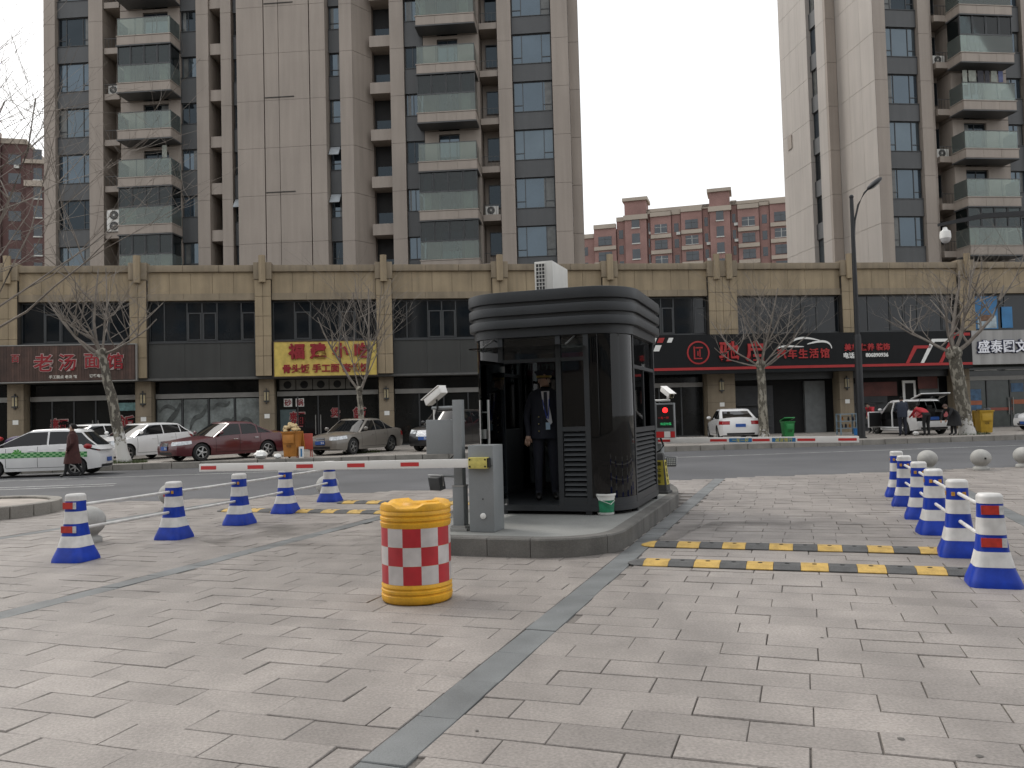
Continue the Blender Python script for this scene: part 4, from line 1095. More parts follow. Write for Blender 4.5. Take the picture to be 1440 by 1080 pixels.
MB().lathe([(.048, 0), (.045, .006), (.02, .012)], 20, (.235, -.087, 1.37), axis='y').build('red_signal', emit('signal_red', (1.0, .02, .02), 2.2), db, smooth=60)
put('lettering', text_mesh('一车一杆', emit('led_dim_red', (.5, .02, .02), .25), .05, .002, 0), db, (.2, -.09, 1.23))
put('lettering', text_mesh('欢迎光临', emit('led_green', (.05, .6, .2), .5), .05, .002, 0), db, (.24, -.09, 1.12))
MB().box(.062, .2, -.084, -.08, .87, .98).box(.32, .398, -.084, -.08, .87, .98).build('red_sticker', m_arr, db)
BOX('white_sticker', m_armw, db, .205, .315, -.084, -.08, .87, .98)
MB().tube([(.0, 0, 1.55), (.32, 0, 1.55)], .02, 8).tube([(.28, 0, 1.55), (.28, 0, 1.62)], .02, 8).build('bracket', m_armw, cc2)
cctv(cc2, (.27, -.02, 1.70), rad(38), rad(24))
MB().tube([(.12, 0, .86), (.18, -.05, .72), (.1, -.05, .62), (.02, -.03, .6)], .018, 8).build('hose', m_black, cc2, smooth=60)
MB().tube([(.0, 0, .56), (.26, 0, .52)], .013, 6).build('floodlight_arm', m_cab, cc2)
floodlight(cc2, (.3, -.03, .42), rad(15))
# ---- crash barrel
bp = ground_at(587, 842)
br = thing('crash_barrel', 'yellow crash barrel with red and white checks in front of the booth', 'barrel', (bp.x, bp.y, 0), .25)
prof = [(.275, 0), (.297, .018), (.302, .05), (.302, .068), (.290, .076), (.290, .084), (.301, .092), (.301, .112), (.292, .12), (.292, .128), (.300, .136), (.298, .155), (.293, .165), (.293, .63), (.298, .64), (.302, .668), (.290, .676), (.290, .684), (.302, .692), (.302, .712), (.291, .72), (.291, .728), (.301, .736), (.300, .76), (.29, .775)]
MB().lathe(prof, 48).build('drum', m_yel, br, smooth=45)
lid = MB(); rs = []
for r, z, wv in ((.30, .772, 0), (.303, .79, .006), (.296, .812, .014), (.26, .822, .016), (.2, .806, .0), (.12, .804, 0), (.1, .825, 0), (.03, .828, 0)):
    rs.append([(r * math.cos(a), r * math.sin(a), z + wv * (1 if math.sin(a * 4) > .3 else -1 if math.sin(a * 4) < -.3 else 0)) for a in [2 * math.pi * k / 64 for k in range(64)]])
lid.rings(rs).build('lid', m_yel, br, smooth=40)
MB().box(.02, .2, -.05, .05, .806, .83).build('filler_cap', m_yel, br, bev=.01)
m_chkr = mat('reflective_red', (0.40, 0.018, 0.026), .4, var=.12, scale=9, streak=.2); m_chkw = mat('reflective_white', (0.50, 0.47, 0.455), .4, var=.12, scale=9, streak=.2)
NS = 12; sq = MB(); 
rs = []
for z in (.001, .1535): rs.append([(.2945 * math.cos(a), .2945 * math.sin(a), z) for a in [2 * math.pi / NS * k / 5 for k in range(6)]])
sq.rings(rs, False, False, close=False)
sqm = [sq.mesh('reflective_square', [m_chkr], smooth=60), sq.mesh('reflective_square', [m_chkw], smooth=60)]
for k in range(NS):
    for j in range(3): put('reflective_square', sqm[(k + j) % 2], br, (0, 0, .167 + j * .154), (0, 0, 2 * math.pi * k / NS))
# ---- blue and white traffic cones with poles
m_blue = mat('cone_blue', (0.007, 0.038, 0.34), 0.45, var=.2, scale=9, fine=.05, streak=.22, spec=.3)
m_cw = mat('cone_white', (0.62, 0.61, 0.59), 0.45, var=.12, scale=11, streak=.2)
m_amb = mat('amber_reflector', (0.48, 0.24, 0.03), .3, var=.15, scale=40)
m_tape = mat('red_tape', (0.42, 0.03, 0.02), .3, var=.2, scale=25)
m_tapew = mat('silver_tape', (0.5, 0.5, 0.5), .25, var=.2, scale=30)
def hw(z):
    P = [(0, .205), (.02, .205), (.06, .192), (.165, .152), (.29, .124), (.43, .110), (.57, .103), (.69, .099), (.75, .097), (.768, .082)]
    for (a, ra), (b, rb) in zip(P[:-1], P[1:]):
        if a <= z <= b: return ra + (rb - ra) * (z - a) / (b - a)
    return .07
def sect(h, z, ex):
    out = []
    for k in range(32):
        a = 2 * math.pi * (k + .5) / 32; c, s = math.cos(a), math.sin(a)
        r = h / ((abs(c) ** ex + abs(s) ** ex) ** (1 / ex))
        out.append((r * c, r * s, z))
    return out
def shell(z0, z1, off, n=6):
    a = MB(); rs = []
    for i in range(n + 1):
        z = z0 + (z1 - z0) * i / n; ex = 7 - 4.2 * min(1, z / .5)
        rs.append(sect(hw(z) + off, z, ex))
    return a, rs
cone_m = {}
a, rs = shell(0, .765, 0, 26); a.rings(rs); cone_m['body'] = a.mesh('body', [m_blue], smooth=40)
for nm, z0, z1 in (('cap', .69, .77), ('band1', .43, .57), ('band2', .165, .29)):
    a, rs = shell(z0, min(z1, .768), .003, 8); a.rings(rs, cap1=(nm == 'cap')); cone_m[nm] = a.mesh('reflective_band', [m_cw], smooth=40)
def cone(label, pos, rz, kind, side):
    t = thing('traffic_cone', label, 'traffic cone', (pos.x, pos.y, 0.002), rz, 'blue and white traffic cones')
    put('body', cone_m['body'], t); put('cap', cone_m['cap'], t)
    for q in ('band1', 'band2'): put('reflective_band', cone_m[q], t)
    if kind == 'tape':
        for z in (.60, .33):
            h = hw(z + .04)
            BOX('red_tape', m_tape, t, -h * .82, h * .5, -h - .010, -h - .004 + .012, z, z + .075)
            BOX('silver_tape', m_tapew, t, h * .505, h * .85, -h - .008, -h + .006, z, z + .075)
    else:
        for sx in (-1, 1):
            BOX('reflector', m_amb, t, sx * .05 - .017, sx * .05 + .017, -.108, -.098, .61, .65)
        BOX('reflector', m_amb, t, -.108, -.098, -.018, .018, .61, .65)
    return t
LC = [ground_at(*q) for q in ((107, 788), (245, 757), (337, 737), (402, 721), (464, 705))]
RC = [ground_at(*q) for q in ((1397, 822), (1350, 781), (1316, 750), (1295, 729), (1274, 711), (1263, 698))]
ordn = ('nearest', 'second', 'third', 'fourth', 'fifth', 'sixth')
Lrz = math.atan2((LC[-1] - LC[0]).y, (LC[-1] - LC[0]).x) - math.pi / 2
Rrz = math.atan2((RC[-1] - RC[0]).y, (RC[-1] - RC[0]).x) - math.pi / 2
for i, p in enumerate(LC):
    cone('blue and white cone with red tape, nearest of the left row' if i == 0 else 'blue and white cone of the left row, %s counted from the camera%s' % (ordn[i], ', farthest one' if i == 4 else ''), p, Lrz + random.uniform(-.08, .08), 'tape' if i == 0 else 'ref', -1)
for i, p in enumerate(RC):
    cone('blue and white cone with red tape, nearest of the right row' if i == 0 else 'blue and white cone of the right row, %s counted from the camera%s' % (ordn[i], ', farthest one' if i == 5 else ''), p, Rrz + random.uniform(-.08, .08), 'tape' if i == 0 else 'ref', 1)
def pole(label, a, b, z, sag=.0):
    d = (b - a).normalized()
    A = a + d * .09; B = b - d * .09
    o = MB().tube([(0, 0, 0), ((B - A).x * .5, (B - A).y * .5, -sag), ((B - A).x, (B - A).y, 0)], .019, 10).build('barrier_pole', m_cw, smooth=60)
    o.location = (A.x, A.y, z); tag(o, label, 'pole', 'white poles linking the cones')
for row, nm in ((LC, 'left'), (RC, 'right')):
    for i in range(len(row) - 1):
        for z, u in ((.632, 'upper'), (.36, 'lower')):
            pole('%s white pole between the %s and %s cones of the %s row' % (u, ordn[i], ordn[i + 1], nm), row[i], row[i + 1], z + random.uniform(-.006, .006), .004)
# ---- rubber speed bumps, each segment a part
m_rub = mat('black_rubber', (0.075, 0.075, 0.074), 0.8, var=.2, scale=9, fine=.2, fscale=120, bump=.5, bscale=180)
m_ruby = mat('yellow_rubber', (0.44, 0.285, 0.07), 0.7, var=.22, scale=9, fine=.12, fscale=80, bump=.4, bscale=180)
W_ = .35; SL = .25
seg = MB().prism([(-W_ / 2, 0), (W_ / 2, 0), (W_ / 2, .008), (W_ * .22, .038), (-W_ * .22, .038), (-W_ / 2, .008)], .002, SL - .002, axis='x')
segy = seg.mesh('segment', [m_ruby]); segb = seg.mesh('segment', [m_rub])
bolt_m = MB().lathe([(.022, 0), (.022, .003), (.012, .003)], 10, (0, 0, .0385)).mesh('bolt', [m_black])
def cap(m, sgn):
    a = MB(); base = arc(0, 0, W_ / 2, 90 if sgn < 0 else -90, 270 if sgn < 0 else 90, 12); top = [(x * .45, y * .44) for x, y in base]
    a.rings([[(x, y, 0) for x, y in base], [(x, y, .008) for x, y in base], [(x, y, .037) for x, y in top]])
    return a.mesh('end_cap', [m])
caps = {(c, s): cap(m_ruby if c else m_rub, s) for c in (0, 1) for s in (-1, 1)}
def bump(label, x0, y0, nseg, first):
    p = gw(x0, y0, .003)
    t = thing('speed_bump', label, 'speed bump', p, GATE_A + random.uniform(-.006, .006))
    put('end_cap', caps[(1 - first, -1)], t); put('end_cap', caps[((first + nseg) % 2 if nseg % 2 == 0 else first ^ 1, 1)], t, (nseg * SL, 0, 0))
    for k in range(nseg):
        o = put('segment', segy if (k + first) % 2 else segb, t, (k * SL, 0, random.uniform(0, .002)))
        put('bolt', bolt_m, o, (SL / 2, 0, 0))
bump('nearer black and yellow speed bump on the right lane, ends at the red-taped cone', 1.46, -.21, 12, 1)
bump('farther black and yellow speed bump on the right lane', 1.38, .98, 12, 0)
bump('nearer black and yellow speed bump on the left lane, behind the crash barrel', -6.65, 3.66, 19, 1)
bump('farther black and yellow speed bump on the left lane', -5.1, 5.1, 13, 1)
# ---- stone ball bollards
m_ball = mat('granite_bollard', (0.34, 0.335, 0.315), 0.75, var=.15, scale=5, fine=.14, fscale=120, bump=.2, bscale=120)
pr = [(.17, 0), (.175, .02), (.175, .06), (.16, .075), (.125, .085), (.115, .1), (.135, .125)]
pr += [(.222 * math.sin(t), .285 - .2 * math.cos(t)) for t in [math.pi * (.24 + .75 * k / 14) for k in range(15)]]
ball_m = MB().lathe(pr, 32).mesh('ball', [m_ball], smooth=50)
for (px, py), lab in (((124, 763), 'stone ball bollard behind the red-taped cone on the left'), ((241, 717), 'stone ball bollard beyond the second cone of the left row'),
                      ((461, 703), 'stone ball bollard beside the farthest cone of the left row'), ((1305, 662), 'stone ball bollard half hidden behind the right cone row'),
                      ((1380, 661), 'stone ball bollard right of the cones, with a dark stain'), ((1440, 657), 'stone ball bollard cut by the right picture edge')):
    g = ground_at(px, py)
    t = thing('bollard', lab, 'bollard', (g.x, g.y, 0), random.uniform(-.3, .3), 'stone ball bollards along the plaza edge')
    put('ball', ball_m, t)
    if px != 1305: MB().box(-.02, .02, -.228, -.215, .26, .30).build('sticker' if px != 1380 else 'stain', m_tape if px != 1380 else m_black, t)
# ---- bucket, warning cone
g = ground_at(852, 723, .21)
bu = thing('paint_bucket', 'white plastic bucket with green label beside the booth', 'bucket', (g.x, g.y, .211), .4)
MB().lathe([(.105, 0), (.112, .01), (.128, .25), (.14, .25), (.14, .275), (.125, .275), (.115, .24), (.1, .02)], 28, cap1=False).build('tub', m_white, bu, smooth=40)
MB().lathe([(.1135, .03), (.1245, .19)], 28, cap0=False, cap1=False).build('label', mat('green_label', (.02, .20, .10), .4, var=.3, scale=14), bu, smooth=60)
MB().tube([(-.135, 0, .25), (-.13, -.06, .2), (0, -.145, .14), (.13, -.06, .2), (.135, 0, .25)], .004, 6).build('handle', m_white, bu)
g = ground_at(930, 693, .21)
wc = thing('warning_cone', 'black parking cone with yellow Chinese warning panels behind the booth', 'warning cone', (g.x, g.y, .211), GATE_A - .1)
MB().box(-.15, .15, -.15, .15, 0, .04).build('base', m_rub, wc, bev=.01)
MB().rings([[(sx * h, sy * h, z) for sx, sy in ((-1, -1), (1, -1), (1, 1), (-1, 1))] for h, z in ((.125, .041), (.06, .62), (.045, .66))]).build('body', m_rub, wc, bev=.008)
for k in range(4):
    a = MB().add([(-.09, -.121, .14), (.09, -.121, .14), (.064, -.079, .54), (-.064, -.079, .54)], [(0, 1, 2, 3)]).build('warning_panel', mat('panel_yellow', (.5, .42, .06), .5), wc); a.rotation_euler = (0, 0, k * math.pi / 2)
    for j, chh in enumerate('禁止停车'):
        z = .48 - j * .095; o = put('character', text_mesh(chh, m_black, .075, .002, .001), a, (0, -.1255 + (z - .1) * .105 - .004, z), (rad(-6), 0, 0))
# ---- round tree planter at the left edge
pl = thing('tree_planter', 'round low stone-edged tree planter at the left edge of the plaza', 'planter', (-10.0, 15.35, 0))
MB().lathe([(1.34, 0), (1.34, .17), (.0, .19)], 48, cap1=False).build('fill', mat('planter_fill', (.36, .32, .28), .85, var=.2, scale=2), pl)
for k in range(22):
    a0 = 360 / 22 * k + .25; a1 = 360 / 22 * (k + 1) - .25
    o = arc(0, 0, 1.55, a0, a1, 3); i = arc(0, 0, 1.35, a0, a1, 3)
    MB().prism(o + i[::-1], -.01, .215 + random.uniform(-.003, .003)).build('kerb_stone', m_kerb, pl, bev=.012, seg=1)
# ------------------------------------------------------------------ cars
m_tyre = mat('tyre', (0.018, 0.018, 0.018), 0.85, var=.15)
m_rim = mat('alloy', (0.42, 0.42, 0.41), 0.3, metal=.85, var=.08)
m_under = mat('underbody', (0.008, 0.008, 0.008), .95)
m_cglass = mat('car_glass', (0.008, 0.009, 0.010), 0.04, var=.2, scale=1, spec=.4)
m_head = mat('headlamp', (0.5, 0.52, 0.53), 0.08, metal=.4, var=.3, scale=12)
m_tail = mat('tail_lamp', (0.30, 0.012, 0.015), 0.15, var=.2, scale=10)
m_chrome = mat('chrome', (0.6, 0.6, 0.6), 0.12, metal=1.0, var=.05)
m_plate = mat('plate_blue', (0.025, 0.09, 0.33), .4, var=.06)
m_trim = mat('black_trim', (0.015, 0.015, 0.016), .5)
def paint(name, c): return mat('paint_' + name, c, 0.28, var=.03, scale=1.5, coat=.6, spec=.5, streak=.04)
def lerp(P, x):
    if x <= P[0][0]: return P[0][1]
    for (a, va), (b, vb) in zip(P[:-1], P[1:]):
        if x <= b:
            t = (x - a) / (b - a); t = t * t * (3 - 2 * t) * .5 + t * .5
            return va + (vb - va) * t
    return P[-1][1]
_wheel = {}
def wheel_mesh(r, spokes, wide):
    key = (r, spokes, wide)
    if key in _wheel: return _wheel[key]
    ri = r * .66; w = .105
    ty = MB().lathe([(ri, -w), (r * .93, -w), (r, -w * .7), (r, w * .7), (r * .93, w), (ri, w), (ri * .98, w * .6)], 32, axis='y', cap0=False, cap1=False).mesh('tyre', [m_tyre], smooth=35)
    rm = MB().lathe([(ri, -w * .9), (ri, w * .96), (ri * .93, w * .98), (ri * .9, w * .55)], 32, axis='y', cap0=False, cap1=False)
    for k in range(spokes):
        a = 2 * math.pi * k / spokes
        mt = Matrix.Rotation(a, 4, 'Y')
        pts = [(ri * .12, -wide * .9), (ri * .95, -wide * .6), (ri * .95, wide * .6), (ri * .12, wide * .9)]
        rm.prism(pts, -w * .92, -w * .6, axis='y', mtx=mt @ Matrix.Rotation(0, 4, 'Z')) if False else rm.add([mt @ Vector((p[0], h, p[1])) for h in (-w * .92, -w * .55) for p in pts],
               [(3, 2, 1, 0), (4, 5, 6, 7), (0, 1, 5, 4), (1, 2, 6, 5), (2, 3, 7, 6), (3, 0, 4, 7)])
    rm.lathe([(ri * .2, w * .6), (ri * .2, w * .95), (ri * .1, w * 1.0)], 16, axis='y')
    rim = rm.mesh('rim', [m_rim], smooth=35)
    dk = MB().lathe([(ri * .9, w * .3), (.02, w * .32)], 24, axis='y').mesh('brake', [m_under])
    _wheel[key] = (ty, rim, dk)
    return _wheel[key]
def car(label, loc, rz, S, name='parked_car', group='cars parked across the road'):
    t = thing(name, label, 'car', loc, rz, group)
    L_, W, Hh = S['L'], S['W'], S['H']
    body_m = S['paint']
    wr = S.get('wr', .32); fo = S['fo']; wb = S['wb']
    wx = (fo, fo + wb)
    SH = S['sh']                      # shoulder line, distance from nose -> height
    sill = .2
    RA = wr + .055
    def w_at(d):
        e = max(0, (1.0 - d) / 1.0); e2 = max(0, (d - (L_ - .8)) / .8)
        return W / 2 * (1 - S.get('nosec', .22) * e ** 2.6 - S.get('tailc', .14) * e2 ** 2.6)
    def lat(z, sh):
        q = (z - sill) / (sh - sill)
        return .945 + .055 * math.sin(min(1, max(0, q) / .55) * math.pi / 2) if q < .55 else 1 - .05 * ((q - .55) / .45) ** 2
    np_, tp_ = S.get('nosepull', .28), S.get('tailpull', .16)
    def T(d, y, z):
        q = (z - .2) / .6
        f = max(0, 1 - max(d, 0) / .55) ** 1.6; r = max(0, 1 - max(L_ - d, 0) / .5) ** 1.6
        d2 = d + np_ * f * (q - .42) ** 2 * (1 if q > .42 else .7) - tp_ * r * (q - .5) ** 2
        return (L_ / 2 - d2, y, z)
    def zb(d):
        z = sill + .04 * max(0, 1 - d / .4) + .05 * max(0, 1 - (L_ - d) / .4)
        for c in wx:
            if abs(d - c) < RA: z = max(z, wr + math.sqrt(max(0, RA * RA - (d - c) ** 2)))
        return z
    def crown(d): return S.get('crown', .07) * min(1, d / .4, (L_ - d) / .3)
    ds = sorted(set([round(L_ * i / 40, 3) for i in range(41)] + [round(c + RA * math.sin(rad(a)), 3) for c in wx for a in (-90, -89, -70, -50, -30, -10, 10, 30, 50, 70, 89, 90)]))
    ks = [0, .08, .2, .35, .5, .65, .8, .9, 1.0]
    ts = [.12, .3, .6, 1.0]
    op = S.get('open_side')
    def ring(d, sg):
        w = w_at(d); sh = lerp(SH, d); z0 = zb(d); pts = []
        for k in ks:
            z = z0 + (sh - z0) * k; pts.append(T(d, sg * w * lat(z, sh), z))
        for q in ts:
            pts.append(T(d, sg * w * .95 * (1 - q), sh + crown(d) * (1 - (1 - q) ** 2) + .012 * min(1, q * 5)))
        return pts
    bm_ = MB()
    for sg in (1, -1):
        rs = [ring(d, sg) for d in ds]; nP = len(rs[0]); vs = [p for r in rs for p in r]; fs = []
        for i in range(len(rs) - 1):
            for j in range(nP - 1):
                dm = (ds[i] + ds[i + 1]) / 2
                if op and sg == 1 and op[0] < dm < op[1] and 1 <= j < len(ks) + 1: continue
                if op and op[0] - .15 < dm and j >= len(ks): continue
                fs.append((i * nP + j, i * nP + j + 1, (i + 1) * nP + j + 1, (i + 1) * nP + j))
        bm_.add(vs, fs)
    # nose and tail faces
    cb = S.get('bow', .10)
    def capf(u, z, front, off=0.0):
        d0 = 0 if front else L_
        w = w_at(d0); sh = lerp(SH, d0)
        return T((-cb * (1 - u * u) - off) if front else (L_ + cb * .5 * (1 - u * u) + off), u * w * lat(min(z, sh), sh), z)
    for front in (True, False):
        d0 = 0 if front else L_; sh = lerp(SH, d0); z0 = zb(d0)
        if not front and S.get('open_tail'): sh = z0 + (sh - z0) * .45
        rs = [[capf(u / 6, z0 + (sh - z0) * k, front) for u in range(-6, 7)] for k in ks]
        if front or not S.get('open_tail'): rs.append([(p[0] - (.03 if front else -.03), p[1] * .9, p[2] + .012) for p in rs[-1]])
        bm_.rings(rs, False, False, close=False)
    body = bm_.build('body', body_m, t, smooth=38)
    BOX('underbody', m_under, t, -L_ / 2 + .3, L_ / 2 - .3, -W / 2 + .26, W / 2 - .26, .19, min(.72, lerp(SH, L_ / 2) - .1))
    # greenhouse by horizontal slices
    a0, r0, r1, c0 = S['gh']; zr = Hh - .05; zbelt = lerp(SH, (a0 + c0) / 2) - .0
    def df(v): return a0 + (r0 - a0) * v
    def dr(v): return c0 + (r1 - c0) * (v ** S.get('rexp', 1.0) if v > 0 else v)
    tum = S.get('tumble', .17)
    def yw(v): return W / 2 * .94 * (1 - tum * v - .05 * max(0, v) ** 3)
    bw, rb = .16, .08
    def side(dn, v):   # dn 0..1 along the side
        return df(v) + bw + (dr(v) - rb - df(v) - bw) * dn
    def yside(d, v):
        q = (d - df(v)) / max(.1, dr(v) - df(v)) * 2 - 1
        return yw(v) * (1 - .05 * q * q)
    gm_, gh_ = (r0 + r1) / 2 - .1, max(.6, (r1 - r0) / 2 + .5)
    arch = S.get('arch', .055)
    def zz(v, d): b_ = lerp(SH, min(max(d, a0), c0)); return b_ + (zr - arch * ((d - gm_) / gh_) ** 2 - b_) * v
    def slice_pts(v, sc=1.0, dz=0.0):
        pts = []; m_ = (df(v) + dr(v)) / 2
        for i in range(-4, 5): u = i / 4; pts.append((df(v) + bw * abs(u) ** 2.2, u * yside(df(v) + bw, v)))
        for i in range(1, 12): d = side(i / 12, v); pts.append((d, yside(d, v)))
        for i in range(4, -5, -1): u = i / 4; pts.append((dr(v) - rb * abs(u) ** 2.2, u * yside(dr(v) - rb, v)))
        for i in range(11, 0, -1): d = side(i / 12, v); pts.append((d, -yside(d, v)))
        return [(L_ / 2 - (m_ + (p[0] - m_) * sc), p[1] * sc, zz(v, p[0]) + dz) for p in pts]
    vs_ = [-.25, 0, .2, .4, .6, .8, .93, 1.0]
    rs = [slice_pts(v) for v in vs_] + [slice_pts(1.0, .94, .028), slice_pts(1.0, .75, .044), slice_pts(1.0, .4, .052)]
    gm = MB(); nP = len(rs[0]); fs = []
    for k in range(len(rs) - 1):
        for i in range(nP):
            if op:
                d_ = L_ / 2 - rs[k][i][0]
                if k < 6 and (9 <= i < 19) and op[0] - .2 < d_ < op[1] + .1: continue
                if k < 6 and S.get('open_tail') and 19 <= i <= 28: continue
                if k < 6 and (29 <= i < 39): continue
            j = (i + 1) % nP; fs.append((k * nP + i, k * nP + j, (k + 1) * nP + j, (k + 1) * nP + i))
    fs.append(tuple(range((len(rs) - 1) * nP, len(rs) * nP)))
    gm.add([p for r in rs for p in r], fs)
    roof = gm.build('roof', S.get('roofpaint', body_m), t, smooth=35)
    def patch(name, m, f, a, b, c, d, n1=6, n2=4, par=t):
        mb = MB(); mb.rings([[f(a + (b - a) * i / n1, c + (d - c) * j / n2) for i in range(n1 + 1)] for j in range(n2 + 1)], False, False, close=False)
        return mb.build(name, m, par, smooth=60)
    def fw(u, v, o=.009): d = df(v) + bw * abs(u) ** 2.2; return (L_ / 2 - d + o, u * yside(df(v) + bw, v), zz(v, d) + o)
    def rw(u, v, o=.009): d = dr(v) - rb * abs(u) ** 2.2; return (L_ / 2 - d - o, u * yside(dr(v) - rb, v), zz(v, d) + o * .6)
    patch('windshield', m_cglass, fw, -.9, .9, .03, .95)
    if not S.get('open_tail'): patch('rear_window', m_cglass, rw, -.84, .84, S.get('rw0', .08), .88)
    bp_ = S['pillars']          # side window boundaries as fractions at belt..roof
    for sg in (1, -1):
        if op and sg == 1: continue
        for a, b in zip(bp_[:-1], bp_[1:]):
            def sw(n, v, a=a, b=b, sg=sg):
                lo = side(a, v) if a > 0.02 else df(v) + bw + .05; hi = side(b, v) if b < .98 else dr(v) - rb - .10
                if 0.02 < a: lo = max(side(a, 0.5), df(v) + bw + .05) + .03
                if b < .98: hi = min(side(b, .5), dr(v) - rb - .1) - .03
                d = lo + (max(hi, lo + .02) - lo) * n
                return (L_ / 2 - d, sg * (yside(d, v) + .007), zz(v, d))
            patch('side_window', m_cglass, sw, 0, 1, .07, .9)
    def B(d, z, sg, o=.006):
        sh = lerp(SH, d); return T(d, sg * (w_at(d) * lat(z, sh) + o), z)
    # lamps
    h0, h1, hl = S['head']
    for sg in (1, -1):
        mb = MB()
        mb.rings([[B(hl * i / 5, h0 + (.05 * i / 5) + (h1 - h0 - .02 * i / 5) * j / 3, sg) for i in range(6)] for j in range(4)], False, False, close=False)
        mb.rings([[capf(sg * (1 - .42 * i / 5), h0 - .01 * i / 5 + (h1 - h0) * j / 3, True, .006) for i in range(6)] for j in range(4)], False, False, close=False)
        mb.build('headlight', m_head, t, smooth=60)
        g0, g1, gl = S['tail']
        mb = MB()
        if not S.get('tail_high'):
            mb.rings([[B(L_ - gl * i / 5, g0 + (g1 - g0) * j / 3, sg) for i in range(6)] for j in range(4)], False, False, close=False)
            mb.rings([[capf(sg * (1 - .40 * i / 5), g0 + (g1 - g0) * j / 3, False, .006) for i in range(6)] for j in range(4)], False, False, close=False)
        else:
            mb.rings([[B(L_ - gl * (i / 5) * (.3 + .7 * j / 3), g0 + (g1 - g0) * j / 3, sg, .01) for i in range(6)] for j in range(4)], False, False, close=False)
            mb.rings([[capf(sg * (1 - .2 * i / 5), g0 + (g1 - g0) * j / 3, False, .006) for i in range(6)] for j in range(4)], False, False, close=False)
        mb.build('tail_light', m_tail, t, smooth=60)
        # door gaps, handle, mirror
        if not (op and sg == 1):
            dg = MB()
            for d in S['doors']:
                za, zb_ = max(zb(d) + .05, .32), lerp(SH, d) - .01
                dg.rings([[B(d - .006, za + (zb_ - za) * j / 6, sg, .002), B(d + .006, za + (zb_ - za) * j / 6, sg, .002)][::1] for j in range(7)], False, False, close=False)
            d0, d1 = S['doors'][0], S['doors'][-1]
            dg.rings([[B(d0 + (d1 - d0) * j / 10, .30, sg, .002), B(d0 + (d1 - d0) * j / 10, .312, sg, .002)] for j in range(11)], False, False, close=False)
            dg.build('door_gap', m_under, t)
            for d in S['doors'][1:]:
                p = B(d - .18, lerp(SH, d) - .14, sg)
                MB().box(p[0] - .09, p[0] + .09, p[1] - .012, p[1] + .018, p[2] - .013, p[2] + .013).build('door_handle', S.get('handle', body_m), t, bev=.006)
        p = B(a0 + .42, zbelt + .02, sg)
        mr = MB().sphere((p[0], p[1] + sg * .11, p[2] + .09), .1, 12, 8, sc=(.55, 1.05, .75)).build('mirror', body_m, t, smooth=60)
        MB().tube([(p[0], p[1] - sg * .03, p[2] + .03), (p[0], p[1] + sg * .06, p[2] + .07)], .025, 6).build('mirror_arm', m_trim, mr)
    # nose: grille, lower intake, plate; tail: plate, lower trim
    gz0, gz1, gu = S['grille']
    patch('grille', S.get('grille_m', m_trim), lambda u, z: capf(u, z, True, .008), -gu, gu, gz0, gz1)
    gb = MB()
    for k in range(4):
        z = gz0 + (gz1 - gz0) * (k + .5) / 4
        gb.tube([capf(gu * (i / 4 - 1) * .95 if i <= 4 else gu * (i / 4 - 1) * .95, z, True, .012) for i in range(9)], .006, 5)
    gb.build('grille_bar', m_chrome, t)
    patch('lower_intake', m_trim, lambda u, z: capf(u, z, True, .006), -.62, .62, zb(0) + .02, zb(0) + .12)
    px_, _, pz_ = capf(0, S.get('pz', .42), True, .02)
    fp = BOX('front_plate', m_plate, t, px_ - .005, px_ + .008, -.22, .22, pz_ - .07, pz_ + .07)
    if S.get('plate_txt', True):
        put('plate_lettering', text_mesh('浙A', m_white, .1, .004, 0), fp, (px_ + .01, .13, pz_), (0, 0, rad(90)))
    px_, _, pz_ = capf(0, S.get('rpz', .55), False, .02)
    BOX('rear_plate', m_plate, t, px_ - .008, px_ + .005, -.22, .22, pz_ - .07, pz_ + .07)
    patch('rear_trim', m_trim, lambda u, z: capf(u, z, False, .006), -.8, .8, zb(L_) + .01, zb(L_) + .1)
    ty, rim, dk = wheel_mesh(wr, S.get('spokes', 5), S.get('spw', .035))
    for c in wx:
        for sg in (1, -1):
            o = put('wheel', ty, t, (L_ / 2 - c, sg * (W / 2 - .125), wr), (0, 0, math.pi if sg == 1 else 0))
            put('rim', rim, o); put('brake', dk, o)
    t['_'] = 0; del t['_']
    return t, dict(L=L_, B=B, capf=capf, patch=patch, side=side, zz=zz, yside=yside, df=df, dr=dr, zbelt=zbelt, T=T)
P_white = paint('white', (0.74, 0.74, 0.73)); P_mar = paint('maroon', (0.085, 0.012, 0.016)); P_gry = paint('grey_brown', (0.17, 0.155, 0.135)); P_blk = paint('black', (0.012, 0.012, 0.013))
SEDAN = dict(L=4.75, W=1.82, H=1.44, wb=2.8, fo=.88, wr=.325, sh=[(0, .66), (.25, .72), (1.2, .84), (2.2, .90), (3.6, .95), (4.4, .97), (4.75, .93)], gh=(1.22, 2.02, 3.2, 4.12),
             pillars=(0, .42, .82, 1), head=(.60, .74, .50), tail=(.68, .86, .32), doors=(1.45, 2.45, 3.35), grille=(.42, .70, .32), pz=.5, rpz=.68, spokes=5)
HATCH = dict(L=4.36, W=1.82, H=1.48, wb=2.65, fo=.86, wr=.32, sh=[(0, .62), (.25, .72), (1.1, .90), (2.0, .97), (3.4, 1.03), (4.1, 1.06), (4.36, .98)], gh=(1.0, 1.95, 3.72, 4.28), rexp=.8,
             pillars=(0, .45, .86, 1), head=(.62, .80, .62), tail=(.78, 1.02, .40), doors=(1.3, 2.3, 3.25), grille=(.28, .45, .45), pz=.38, rpz=.8, spokes=5, tail_high=True)
def fwd(px, py, Y=None, z=SIDEWALK_Z): return ground_at(px, py, z)
A = lambda deg: rad(deg)
